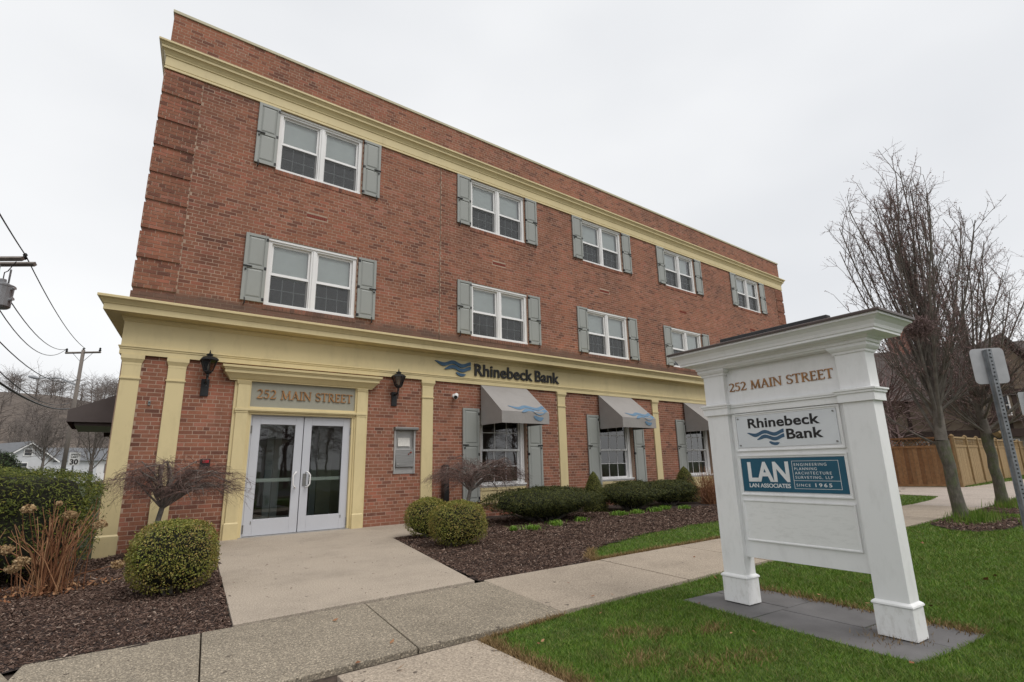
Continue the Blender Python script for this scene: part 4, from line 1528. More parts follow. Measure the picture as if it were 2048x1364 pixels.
def door_leaf(x0, x1, hinge_left):
    d = empty('door', parent=B)
    st, tp, bt = 0.145, 0.15, 0.275
    z0, z1 = 0.018, 2.11
    m_ = MB()
    m_.box(x0, x0 + st, 0.04, 0.085, z0, z1).box(x1 - st, x1, 0.04, 0.085, z0, z1)
    m_.box(x0 + st, x1 - st, 0.0405, 0.0845, z1 - tp, z1).box(x0 + st, x1 - st, 0.0405, 0.0845, z0, z0 + bt)
    obj('leaf_frame', m_, M['doorwhite'], d, bevel=0.004)
    obj('pane', MB().quad((x0 + st, .062, z0 + bt), (x1 - st, .062, z0 + bt), (x1 - st, .062, z1 - tp), (x0 + st, .062, z1 - tp)), M['doorglass'], d, recalc=False)
    obj('push_bar', MB().box(x0 + st - 0.03, x1 - st + 0.03, 0.12, 0.15, 0.925, 0.99), M['white'], d, bevel=0.008)
    hx = (x1 - st * 0.62) if hinge_left else (x0 + st * 0.62)
    dx = -0.0 if hinge_left else 0.0
    sd2 = -0.055 if hinge_left else 0.055
    hd = MB().tube([(hx, 0.045, 1.09), (hx, -0.03, 1.09), (hx + sd2 * .5, -0.05, 1.07), (hx + sd2, -0.055, 1.03), (hx + sd2, -0.055, 0.87), (hx + sd2 * .5, -0.05, 0.83), (hx, -0.03, 0.81), (hx, 0.045, 0.81)], 0.0125, 8)
    obj('handle', hd, M['white'], d, smooth=True)
    if not hinge_left:
        obj('lock_plate', MB().box(hx - 0.055, hx - 0.0, 0.015, 0.0395, 0.84, 1.06), M['steel'], d, bevel=0.004)
        obj('lock_guard', MB().box(hx + 0.003, hx + 0.045, 0.01, 0.0395, 0.845, 1.055), M['doorwhite'], d, bevel=0.003)
    for zz in (0.14, 1.86):
        hxx = x0 - 0.004 if hinge_left else x1 + 0.004
        obj('hinge', MB().tube([(hxx, 0.03, zz - 0.07), (hxx, 0.03, zz + 0.07)], 0.013, 8), M['steel'], d)
    obj('kick_bolt', MB().box(*((x0 + 0.11, x0 + 0.125) if hinge_left else (x1 - 0.125, x1 - 0.11)), 0.033, 0.0395, 0.215, 0.265), M['steel'], d)
    return d


door_leaf(2.035, 2.942, True)
door_leaf(2.956, 3.858, False)
dfm = MB().box(2.0, 2.03, 0.03, 0.11, 0, 2.128).box(3.863, 3.86 + 0.03, 0.03, 0.11, 0, 2.128).box(2.03, 3.863, 0.031, 0.109, 2.114, 2.128)
obj('door_frame', dfm, M['doorwhite'], B)
# vestibule with an inner pair of doors
vb = MB()
vb.box(1.5, 1.55, 0.25, 2.4, 0, 2.7).box(4.28, 4.33, 0.25, 2.4, 0, 2.7).box(1.5, 4.33, 0.25, 2.4, 2.6, 2.65)
vb.box(1.55, 2.0, 2.3, 2.38, 0, 2.6).box(3.95, 4.28, 2.3, 2.38, 0, 2.6).box(2.0, 3.95, 2.3, 2.38, 2.2, 2.6)
obj('vestibule_wall', vb, simple('vestibule_plaster', (0.48, 0.46, 0.40), 0.8, 0.06, 2), B)
iv = MB()
for a, b in ((2.02, 2.96), (2.98, 3.93)):
    sash_frame(iv, a, b, 0.01, 2.18, 2.28, 2.33, 0.14)
obj('inner_door', iv, M['doorwhite'], B)

# ---- frieze lettering
WS = thing('wall_sign', 'raised black bank name with blue wave emblem on the cream frieze', 'wall sign', (0, 0, 0))
text_obj('lettering', 'Rhinebeck Bank', M['blackletter'], WS, 6.80, -0.058, 3.245, 0.285, 2.72, 0.016, 0.0078, 1.02, word=0.7)
wave_emblem('emblem', M['blueprint'], WS, 5.715, -0.042, 3.21, 0.97, 0.33, 0.03)


# ---- awnings
def awning(x0, label):
    A = thing('awning', label, 'awning', (x0, 0, 0), 0, 'striped bank awnings over ground floor windows')
    w0 = 1.41
    yT, yF, zT, zF, zB = -0.06, -0.90, 3.02, 2.335, 2.065
    n = 14
    top = MB()
    for k in range(n):
        for q in range(6):
            a, b = w0 * k / n, w0 * (k + 1) / n
            def S_(t, xx):
                sag = -0.012 * math.sin(math.pi * t) * math.sin(math.pi * xx / w0)
                return (xx, yT + (yF - yT) * t, zT + (zF - zT) * t + sag)
            top.quad(S_(q / 6, a), S_(q / 6, b), S_((q + 1) / 6, b), S_((q + 1) / 6, a))
    obj('canvas_top', top, M['awning'], A, smooth=True)
    vm = MB()
    for k in range(n):
        a, b = w0 * k / n, w0 * (k + 1) / n
        rip = lambda xx: yF + 0.008 * math.sin(xx * 9) 
        vm.quad((a, yF, zF), (b, yF, zF), (b, rip(b), zB), (a, rip(a), zB))
    obj('valance', vm, M['awning'], A)
    for xx, s in ((0.0, 1), (w0, -1)):
        sm_ = MB()
        rows = 8
        for k in range(rows):
            t0, t1 = k / rows, (k + 1) / rows
            ya, yb_ = yT + (yF - yT) * t0, yT + (yF - yT) * t1
            sw_ = lambda t: xx + s * 0.012 * math.sin(math.pi * t)
            sm_.quad((sw_(t0), ya, zB), (sw_(t1), yb_, zB), (sw_(t1) if k < rows - 1 else xx, yb_, zT + (zF - zT) * t1), (sw_(t0) if k else xx, ya, zT + (zF - zT) * t0))
        obj('side_panel', sm_, M['awning_side'], A, smooth=True)
    fr = MB().tube([(0.02, -0.02, zB + 0.012), (0.02, yF + 0.02, zB + 0.012), (w0 - 0.02, yF + 0.02, zB + 0.012), (w0 - 0.02, -0.02, zB + 0.012)], 0.012, 6)
    fr.tube([(0.02, -0.03, zT - 0.03), (w0 - 0.02, -0.03, zT - 0.03)], 0.012, 6)
    obj('tube_frame', fr, M['galv'], A)

    def mp_(u, v, off):
        # emblem drawn on the lower slope and running on to the valance
        X = w0 * (0.20 + 0.78 * u)
        t = v * 0.44                     # metres up from the valance's middle
        s = t - 0.17
        if s > 0:
            L = math.hypot(yF - yT, zF - zT)
            k = 1 - s / L
            sag = -0.012 * math.sin(math.pi * k) * math.sin(math.pi * X / w0)
            return (X, yT + (yF - yT) * k - 0.004 - off, zT + (zF - zT) * k + 0.004 + sag + off)
        return (X, yF - 0.010 - off, zF + s)
    wave_emblem('emblem', M['bluefade'], A, 0, 0, 0, 1, 1, 0.002, mp_)
    return A


awning(6.975, 'grey canvas awning with blue waves, beside the security camera')
awning(11.02, 'grey canvas awning with blue waves, middle of the three')
awning(15.06, 'grey canvas awning partly hidden behind the white pylon sign')


# ---- lanterns
def lantern(x, label):
    Lr = thing('wall_lantern', label, 'lantern', (x, 0, 0), 0, 'black carriage lanterns flanking the entrance')
    obj('back_plate', MB().box(-0.062, 0.062, -0.03, 0.004, 2.41, 2.71), M['black_iron'], Lr, bevel=0.006)
    arm = MB().tube([(0, -0.02, 2.66), (0, -0.08, 2.645), (0, -0.14, 2.655), (0, -0.19, 2.69), (0, -0.21, 2.735), (0, -0.215, 2.79)], [0.016, 0.018, 0.018, 0.018, 0.02, 0.024], 8)
    arm.tube([(0, -0.205, 2.73), (0.0, -0.215, 2.66), (0, -0.205, 2.60), (0, -0.19, 2.565), (0, -0.205, 2.55)], [0.012, 0.013, 0.01, 0.009, 0.012], 6)
    obj('bracket', arm, M['black_iron'], Lr, smooth=True)
    bd = MB()
    cy = -0.215
    bd.lathe([(0.03, 2.775), (0.055, 2.785), (0.06, 2.80), (0.075, 2.81), (0.075, 2.822)], 0, cy, 6, 0.5)
    bd.lathe([(0.152, 3.005), (0.158, 3.015), (0.15, 3.03), (0.125, 3.055), (0.07, 3.078), (0.045, 3.085), (0.045, 3.095), (0.062, 3.105), (0.05, 3.12), (0.02, 3.135), (0.012, 3.145), (0.016, 3.155), (0.010, 3.165), (0.004, 3.195)], 0, cy, 6, 0.5)
    for j in range(6):
        t = 2 * math.pi * (j + .5) / 6
        bd.tube([(0.074 * math.cos(t), cy + 0.074 * math.sin(t), 2.818), (0.135 * math.cos(t), cy + 0.135 * math.sin(t), 3.01)], 0.008, 5)
    obj('cage', bd, M['black_iron'], Lr)
    gl = MB()
    for j in range(6):
        t, s = 2 * math.pi * (j + .5) / 6, 2 * math.pi * (j + 1.5) / 6
        gl.quad((0.068 * math.cos(t), cy + 0.068 * math.sin(t), 2.823), (0.068 * math.cos(s), cy + 0.068 * math.sin(s), 2.823), (0.128 * math.cos(s), cy + 0.128 * math.sin(s), 3.006), (0.128 * math.cos(t), cy + 0.128 * math.sin(t), 3.006))
    obj('glass', gl, M['lampglass'], Lr, recalc=False)
    obj('bulb', MB().lathe([(0.012, 2.82), (0.016, 2.86), (0.018, 2.90), (0.012, 2.935), (0.003, 2.955)], 0, cy, 8), M['paper'], Lr, smooth=True)


lantern(1.215, 'black wall lantern left of the entrance surround')
lantern(4.765, 'black wall lantern right of the entrance surround')

# ---- night deposit box
D = thing('deposit_box', 'steel night deposit box with paper notice set in the brick wall', 'deposit box')
x0, x1, z0, z1 = DEPB
dm = MB().box(x0, x1, 0.05, 0.2, z0, z1).box(x0 - 0.005, x0 + 0.03, -0.03, 0.05, z0, z1).box(x1 - 0.03, x1 + 0.005, -0.03, 0.05, z0, z1).box(x0 + 0.03, x1 - 0.03, -0.012, 0.05, z0, z0 + 0.14)
obj('housing', dm, M['steel_light'], D, bevel=0.004)
obj('hopper_door', MB().prism([(-0.055, z0 + 0.14), (0.05, z0 + 0.14), (0.05, z0 + 0.50), (-0.015, z0 + 0.50)], 'x', x0 + 0.035, x1 - 0.035), M['steel'], D, bevel=0.004)
obj('hood', MB().prism([(-0.10, z1 + 0.035), (-0.10, z1 - 0.02), (-0.06, z1 - 0.03), (0.05, z1 - 0.03), (0.05, z1 + 0.04), (-0.06, z1 + 0.045)], 'x', x0 - 0.02, x1 + 0.05), M['steel'], D, bevel=0.01)
obj('notice', MB().prism([(0.02, z0 + 0.57), (0.024, z0 + 0.57), (0.044, z0 + 0.75), (0.04, z0 + 0.75)], 'x', x0 + 0.10, x1 - 0.10), M['paper'], D)
obj('lock', MB().tube([(x0 + 0.075, -0.06, z0 + 0.2), (x0 + 0.075, -0.03, z0 + 0.2)], 0.014, 10), M['steel_light'], D)
obj('knob', MB().tube([(x1 - 0.10, -0.045, z0 + 0.44), (x1 - 0.10, -0.01, z0 + 0.44)], 0.02, 10).tube([(x1 - 0.15, -0.045, z0 + 0.405), (x1 - 0.15, -0.01, z0 + 0.405)], 0.013, 8), M['terracotta'], D)

# ---- security camera, alarm, button, stub pipe, drip pipe
K = thing('security_camera', 'white bullet security camera high on the brick wall', 'camera')
obj('mount', MB().tube([(6.26, 0.005, 2.72), (6.26, -0.03, 2.72)], 0.05, 14), M['letterwhite'], K)
obj('arm', MB().tube([(6.26, -0.03, 2.72), (6.25, -0.07, 2.72)], 0.022, 8), M['letterwhite'], K)
obj('body', MB().tube([(6.30, -0.05, 2.745), (6.29, -0.06, 2.74), (6.23, -0.14, 2.69), (6.195, -0.19, 2.665)], [0.03, 0.05, 0.052, 0.05], 12), M['letterwhite'], K, smooth=False)
obj('lens', MB().tube([(6.197, -0.186, 2.666), (6.188, -0.198, 2.66)], [0.043, 0.04], 12), M['blackletter'], K)
S2 = thing('alarm_strobe', 'black and red alarm strobe on the brick beside the entrance', 'alarm')
obj('back_box', MB().box(1.27, 1.42, -0.045, 0.004, 1.18, 1.345), M['blackletter'], S2, bevel=0.006)
obj('strobe', MB().box(1.30, 1.40, -0.062, -0.046, 1.275, 1.33), M['red'], S2, bevel=0.006)
obj('horn_grille', MB().box(1.295, 1.395, -0.052, -0.046, 1.20, 1.255), M['black_iron'], S2)
S3 = thing('bell_button', 'small steel bell button between the two left pilasters', 'button')
obj('plate', MB().box(0.43, 0.465, -0.02, 0.004, 2.215, 2.29), M['steel'], S3, bevel=0.003)
obj('push', MB().tube([(0.447, -0.02, 2.255), (0.447, -0.03, 2.255)], 0.011, 10), M['black_iron'], S3)
S4 = thing('vent_post', 'short black square post standing against the wall behind maple', 'post')
obj('post', MB().box(5.93, 6.06, -0.16, -0.03, -0.1, 1.14), M['blackletter'], S4, bevel=0.004)
obj('cap', MB().frustum((5.92, 6.07, -0.17, -0.02), 1.14, (5.96, 6.03, -0.13, -0.06), 1.175), M['blackletter'], S4)

# ---- side entrance canopies on the left flank
def canopy(y0, y1, zb_, zf, zt, out, label):
    A = thing('entrance_canopy', label, 'canopy', (FLANK * (y0 + y1) / 2, 0, 0))
    out += FLANK * y0 + (0.16 if y0 < 5 else 0.0)
    t = MB()
    t.quad((0.0, y0, zt), (0.0, y1, zt), (-out, y1, zf), (-out, y0, zf))
    obj('canvas_top', t, M['canopy'], A, recalc=False)
    for yy in (y0, y1):
        obj('end_panel', MB().quad((0.0, yy, zb_), (-out, yy, zb_), (-out, yy, zf), (0.0, yy, zt)), M['canopy'], A, recalc=False)
    obj('valance', MB().quad((-out, y0, zb_), (-out, y1, zb_), (-out, y1, zf), (-out, y0, zf)), M['canopy'], A, recalc=False)
    obj('soffit', MB().box(-out + 0.12, -0.0, y0 + 0.12, y1 - 0.12, zb_ - 0.06, zb_ + 0.02), M['roofbrown'], A)
    return A


canopy(2.4, 4.6, 2.10, 2.32, 2.85, 0.67, 'dark brown canvas canopy over the side entrance at the corner')
canopy(6.2, 8.2, 2.14, 2.32, 2.62, 0.27, 'second dark brown canopy behind the side entrance canopy')

#@@PART3
# ================================================================== white pylon sign
M['plinthwhite'] = paint('scuffed_white', (0.80, 0.80, 0.79), 0.5, (0.30, 0.27, 0.21), 0.55, (3, 3, 1.6), 7.0)
PS = thing('pylon_sign', 'white two post street sign with bank and engineering panels', 'sign', (SIGN_A[0], SIGN_A[1], -0.012), math.atan2(SIGN_U[1], SIGN_U[0]))
SW, TH = 1.378, 0.165
for (a, b) in ((0.0, 0.228), (1.15, SW)):
    p = obj('post', MB().box(a + 0.012, b - 0.012, 0.012, TH - 0.012, 0.215, 1.90), M['signwhite'], PS, bevel=0.003)
    pl = MB().box(a, b, 0, TH, 0.004, 0.195)
    obj('plinth', pl, M['plinthwhite'], p, bevel=0.003)
    ml = MB().sweep_rect([(0.004, 0.196), (0.008, 0.20), (0.006, 0.21), (-0.002, 0.218), (-0.013, 0.225)], a, b, 0, TH)
    obj('plinth_moulding', ml, M['signwhite'], p)
    nk = MB().sweep_rect([(-0.013, 1.53), (0.008, 1.53), (0.008, 1.585), (0.018, 1.59), (0.018, 1.605), (0.028, 1.608), (0.028, 1.62), (-0.013, 1.628)], a + 0.0, b - 0.0, 0, TH)
    obj('neck_band', nk, M['signwhite'], p)
    cp = MB().sweep_rect([(-0.013, 1.878), (-0.002, 1.88), (0.0, 1.895), (0.012, 1.905), (0.022, 1.92), (0.022, 1.935), (0.0, 1.94)], a, b, 0, TH)
    obj('capital', cp, M['signwhite'], p)
bd = MB().box(0.21, 1.165, 0.062, TH - 0.05, 0.365, 1.935)
board = obj('board', bd, M['signwhite'], PS)
bb = MB().box(0.216, 1.162, 0.04, 0.0615, 1.535, 1.585).box(0.216, 1.162, 0.028, 0.0615, 1.585, 1.60).box(0.216, 1.162, 0.022, 0.0615, 1.60, 1.618)
obj('board_band', bb, M['signwhite'], PS, bevel=0.002)


def moulded(u0, u1, z0, z1, t=0.022):
    mb = MB()
    n = len(mb.v)
    # picture-frame moulding: outer bead, inner slope
    prof = [(0.0, 0.0), (0.0, -0.016), (0.008, -0.016), (t * 0.6, -0.008), (t, -0.008), (t, 0.0)]
    for (o, y) in prof:
        mb.v += [(u0 + o, 0.0618 + y, z0 + o), (u1 - o, 0.0618 + y, z0 + o), (u1 - o, 0.0618 + y, z1 - o), (u0 + o, 0.0618 + y, z1 - o)]
    for k in range(len(prof) - 1):
        for j in range(4):
            q = (j + 1) % 4
            mb.f.append((k * 4 + j, k * 4 + q, (k + 1) * 4 + q, (k + 1) * 4 + j))
    return obj('panel_frame', mb, M['signwhite'], PS)


moulded(0.238, 1.118, 1.212, 1.527)
moulded(0.240, 1.119, 0.857, 1.178)
moulded(0.242, 1.120, 0.498, 0.818)
p1 = obj('name_panel', MB().box(0.266, 1.088, 0.054, 0.0615, 1.243, 1.503), M['silverpanel'], PS)
text_obj('lettering', 'Rhinebeck', M['blackletter'], p1, 0.373, 0.053, 1.403, 0.077, 0.592, 0.0012, 0.0024, 1.02)
text_obj('lettering', 'Bank', M['blackletter'], p1, 0.695, 0.053, 1.299, 0.077, 0.281, 0.0012, 0.0024, 1.02)
wave_emblem('emblem', M['blueprint'], p1, 0.354, 0.0535, 1.262, 0.322, 0.115, 0.0015)
for a, b in ((0.285, 1.262), (1.068, 1.262), (0.285, 1.484), (1.068, 1.484)):
    obj('bolt', MB().tube([(a, 0.054, b), (a, 0.048, b)], 0.007, 8), M['steel'], p1)
p2 = obj('name_panel', MB().box(0.267, 1.095, 0.054, 0.0615, 0.888, 1.152), M['teal'], PS)
text_obj('lettering', 'LAN', M['letterwhite'], p2, 0.322, 0.053, 0.972, 0.152, 0.352, 0.0012, 0.0062, 1.0)
text_obj('lettering', 'LAN ASSOCIATES', M['letterwhite'], p2, 0.322, 0.053, 0.921, 0.031, 0.350, 0.0008, 0.0007, 0.95)
for body, z, wd in (('ENGINEERING', 1.088, 0.245), ('PLANNING', 1.056, 0.170), ('ARCHITECTURE', 1.024, 0.273), ('SURVEYING, LLP', 0.992, 0.279), ):
    text_obj('lettering', body, M['letterwhite'], p2, 0.719, 0.053, z, 0.0205, wd, 0.0006, 0.0, 1.3)
text_obj('lettering', 'SINCE', M['letterwhite'], p2, 0.719, 0.053, 0.9345, 0.0195, 0.107, 0.0006, 0.0, 1.3)
text_obj('lettering', '1965', M['letterwhite'], p2, 0.862, 0.053, 0.9335, 0.026, 0.121, 0.0006, 0.0006, 1.4)
bx = MB()
ln = 0.0028
bx.box(0.702, 1.050, 0.0525, 0.0538, 1.124, 1.124 + ln).box(0.702, 1.050, 0.0525, 0.0538, 0.916, 0.916 + ln).box(0.702, 1.050, 0.0525, 0.0538, 0.976, 0.976 + ln)
bx.box(0.702, 0.702 + ln, 0.0526, 0.0537, 0.916, 1.127).box(1.050 - ln, 1.050, 0.0526, 0.0537, 0.916, 1.127)
obj('ruled_box', bx, M['letterwhite'], p2)
obj('blank_panel', MB().box(0.262, 1.1, 0.0535, 0.0615, 0.518, 0.798), paint('stripped_panel', (0.79, 0.79, 0.775), 0.6, (0.5, 0.5, 0.48), 0.55, (1.5, 1.5, 5.0), 8.0), PS)
# address letters in bronze
serif_text('address_letters', '252 MAIN STREET', M['gold'], PS, 0.232, 0.0615, 1.727, 0.073, 0.885, 0.007)
# crown mouldings and roof
crown = [(-0.06, 1.925), (0.014, 1.93), (0.02, 1.94), (0.03, 1.945), (0.03, 1.965), (0.042, 1.97), (0.05, 1.985), (0.125, 1.99), (0.125, 2.005), (0.132, 2.01), (0.138, 2.03), (0.152, 2.055), (0.175, 2.075), (0.19, 2.082), (0.19, 2.10)]
obj('crown_moulding', MB().sweep_rect(crown, 0, SW, 0, TH), M['signwhite'], PS)
rf = MB()
rf.sweep_rect([(0.16, 2.098), (0.205, 2.098), (0.205, 2.112), (0.20, 2.118)], 0, SW, 0, TH)
i = len(rf.v)
o_ = 0.20
zr = 2.118
rf.v += [(-o_, -o_, zr), (SW + o_, -o_, zr), (SW + o_, TH + o_, zr), (-o_, TH + o_, zr), (0.06, TH / 2, 2.19), (SW - 0.06, TH / 2, 2.19)]
rf.f += [(i, i + 1, i + 5, i + 4), (i + 1, i + 2, i + 5), (i + 2, i + 3, i + 4, i + 5), (i + 3, i, i + 4)]
obj('metal_roof', rf, M['roofbrown'], PS)
obj('ridge_bar', MB().box(0.20, SW - 0.24, TH / 2 - 0.035, TH / 2 + 0.03, 2.176, 2.212), M['asphalt'], PS, bevel=0.008)

# bluestone pad of separate slabs
pad = empty('stone_pad', (SIGN_A[0], SIGN_A[1], 0), math.atan2(SIGN_U[1], SIGN_U[0]))
pad['kind'] = 'structure'
for pts in ([(-0.24, -0.24), (0.415, -0.30), (0.425, 0.195), (-0.24, 0.20)], [(-0.24, 0.21), (0.425, 0.205), (0.43, 0.60), (-0.24, 0.62)],
            [(0.435, -0.305), (1.02, -0.345), (1.50, -0.36), (1.545, 0.095), (0.435, 0.10)], [(0.435, 0.11), (1.02, 0.11), (1.02, 0.58), (0.44, 0.60)], [(1.03, 0.11), (1.545, 0.105), (1.56, 0.56), (1.03, 0.575)]):
    poly_slab('slab', pts, -0.012 + rnd.uniform(-0.002, 0.0), 0.05, M['slate'], pad, 0.004, [rnd.uniform(-0.003, 0.0) for _ in pts])


# odd dead leaves
r = np.random.default_rng(55)
n = 46
lx, ly = r.uniform(1.0, 9.0, n), r.uniform(-9.6, -6.0, n)
LP = np.stack([lx, ly, np.full(n, 0.014)], 1)
o = obj('leaf_litter', leaf_mesh('leaf_litter', LP, np.tile([0, 0, 1.0], (n, 1)), 0.045, 0.7, 0.35, r), M['cane'])
o['kind'] = 'stuff'
tag(o, 'a few dead leaves scattered over lawn and sidewalk', 'leaf litter')


# ================================================================== shrubs
def shell_points(n, fn, r, inner=0.82):
    """points in a thick shell of a star-shaped body; fn(dir)->radius vector scale"""
    d = unit(r.normal(0, 1, (n * 4, 3)))
    d[:, 2] = np.where(d[:, 2] < -0.75, -d[:, 2], d[:, 2])
    R = fn(d)
    w_ = R ** 2.4
    idx = r.choice(len(d), n, False, w_ / w_.sum())
    d, R = d[idx], R[idx]
    t = r.uniform(inner, 1.0, n) ** 0.6 * np.where(r.uniform(0, 1, n) < 0.10, r.uniform(1.0, 1.075, n), 1.0)
    return d * R[:, None] * t[:, None], d


def clipped_shrub(name, label, cat, loc, dims, leaves, leaf, mat, seed, square=2.6, group=None, stems=5, lump=0.05, aspect=0.55, cutz=None, spread=0.9, up=0.3, inner=0.8, mush=0.0, thin=0.0):
    r = np.random.default_rng(seed)
    T = thing(name, label, cat, loc, 0, group)
    ax, ay, az = dims

    def fn(d):
        q = (np.abs(d[:, 0] / ax) ** square + np.abs(d[:, 1] / ay) ** square + np.abs(d[:, 2] / az) ** square) ** (-1 / square)
        return q * (1 + lump * vnoise(d, 4.0, seed) + lump * 0.8 * vnoise(d, 10.0, seed + 3) + lump * 0.6 * vnoise(d, 23.0, seed + 5))
    P, d = shell_points(leaves, fn, r, inner)
    P[:, :2] *= (1 - mush * np.clip(0.25 - P[:, 2] / az, 0, 1))[:, None]
    P[:, 2] += az
    N = d / np.array([ax, ay, az]) ** 1.0
    keep = P[:, 2] > 0.02
    # thin the underside so the dark core shows there as painted shade
    keep &= ~((d[:, 2] < -0.35) & (r.uniform(0, 1, leaves) < 0.55))
    keep &= ~((P[:, 2] < az * 1.15) & (r.uniform(0, 1, leaves) < thin * np.clip(1.15 - P[:, 2] / az, 0, 1) * 1.6))
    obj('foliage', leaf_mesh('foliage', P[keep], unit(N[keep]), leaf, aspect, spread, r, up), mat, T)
    # solid near-black core, painted-in shade between the leaves
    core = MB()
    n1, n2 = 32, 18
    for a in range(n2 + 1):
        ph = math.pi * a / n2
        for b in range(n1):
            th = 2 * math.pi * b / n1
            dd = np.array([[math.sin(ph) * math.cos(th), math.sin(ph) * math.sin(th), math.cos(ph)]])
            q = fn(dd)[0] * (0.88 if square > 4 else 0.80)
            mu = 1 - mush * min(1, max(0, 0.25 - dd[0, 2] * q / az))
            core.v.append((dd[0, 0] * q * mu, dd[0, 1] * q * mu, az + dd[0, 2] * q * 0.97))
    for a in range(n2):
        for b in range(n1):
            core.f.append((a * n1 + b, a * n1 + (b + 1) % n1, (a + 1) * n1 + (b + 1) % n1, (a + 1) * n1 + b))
    obj('shade_core', core, M['boxcore'], T, smooth=True)
    tb = Tubes()
    for k in range(stems):
        a = r.uniform(0, 6.28); rr = r.uniform(0.3, 0.75)
        tb.add([(0.05 * math.cos(a), 0.05 * math.sin(a), -0.06), (rr * ax * .6 * math.cos(a), rr * ay * .6 * math.sin(a), az * 0.4), (rr * ax * math.cos(a), rr * ay * math.sin(a), az * 0.95)], [0.018, 0.013, 0.006], 5)
    obj('stem', tb.mesh('stem'), M['maplebark'], T)
    return T


clipped_shrub('box_shrub', 'rounded clipped box shrub left of the entrance walk', 'shrub', (0.66, -3.92, -0.03), (0.40, 0.40, 0.345), 15000, 0.021, M['box'], 31, 2.7, 'clipped box shrubs', 6, 0.035)
clipped_shrub('box_shrub', 'front one of the two clipped box shrubs right of the entrance walk', 'shrub', (4.30, -3.42, -0.02), (0.42, 0.42, 0.325), 14000, 0.022, M['box'], 32, 2.5, 'clipped box shrubs', 6, 0.035)
clipped_shrub('box_shrub', 'rear one of the two clipped box shrubs, nearer the brick wall', 'shrub', (4.40, -2.30, -0.02), (0.37, 0.37, 0.325), 11000, 0.022, M['box'], 33, 2.4, 'clipped box shrubs', 6, 0.04)
clipped_shrub('yew_shrub', 'long low dark yew in front of the first awning window', 'shrub', (7.45, -1.75, -0.02), (1.58, 0.85, 0.345), 34000, 0.046, M['yew'], 34, 2.3, 'low clipped yews along the front', 30, 0.07, 0.28, None, 0.6, 0.5, 0.72, 0.45, 0.75)
clipped_shrub('yew_shrub', 'low dark yew below the middle awning', 'shrub', (10.45, -1.5, -0.03), (1.0, 0.72, 0.355), 20000, 0.05, M['yew'], 35, 2.3, 'low clipped yews along the front', 20, 0.07, 0.28, None, 0.6, 0.5, 0.72, 0.45, 0.75)
clipped_shrub('yew_shrub', 'farthest low dark yew next to the second cone shaped conifer', 'shrub', (12.35, -1.2, -0.03), (1.15, 0.62, 0.335), 20000, 0.052, M['yew'], 36, 2.3, 'low clipped yews along the front', 20, 0.08, 0.28, None, 0.6, 0.5, 0.72, 0.45, 0.75)
clipped_shrub('yew_hedge', 'large clipped green yew hedge at the left corner of the building', 'hedge', (-1.68, -1.2, -0.10), (1.66, 1.05, 0.66), 52000, 0.046, M['hedge'], 37, 5.0, None, 14, 0.045, 0.26, None, 0.6, 0.5, 0.82, 0.0, 0.6)


def conifer(label, loc, h, rad, seed):
    r = np.random.default_rng(seed)
    T = thing('dwarf_conifer', label, 'conifer', loc, 0, 'cone shaped dwarf conifers')
    n = 8000
    z = 1 - np.sqrt(r.uniform(0, 1, n))
    z = r.uniform(0, 1, n) ** 1.1
    a = r.uniform(0, 2 * np.pi, n)
    prof = (1 - z ** 1.5) ** 0.75 * (0.8 + 0.2 * np.clip(z * 6, 0, 1))
    R = rad * prof * (1 + 0.07 * vnoise(np.stack([np.cos(a), np.sin(a), z * 2], 1), 5, seed)) * r.uniform(0.82, 1.03, n)
    P = np.stack([R * np.cos(a), R * np.sin(a), z * h], 1)
    N = np.stack([np.cos(a), np.sin(a), np.full(n, 0.45)], 1)
    obj('foliage', leaf_mesh('foliage', P, N, 0.034, 0.28, 0.6, r, 0.4), M['spruce'], T)
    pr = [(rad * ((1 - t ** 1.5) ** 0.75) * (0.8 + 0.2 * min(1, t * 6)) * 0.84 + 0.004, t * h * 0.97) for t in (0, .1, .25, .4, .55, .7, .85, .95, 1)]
    obj('shade_core', MB().lathe(pr, 0, 0, 14), M['boxcore'], T, smooth=True)  # solid dark core, shade behind the needles put in as colour
    obj('stem', MB().tube([(0, 0, -0.08), (0, 0, h * .5)], [0.03, 0.015], 6), M['maplebark'], T)


conifer('small yellow green conifer between the first and second yews', (9.62, -1.05, -0.02), 0.95, 0.36, 41)
conifer('small yellow green conifer in front of the third awning window', (13.75, -0.75, -0.02), 1.0, 0.46, 42)


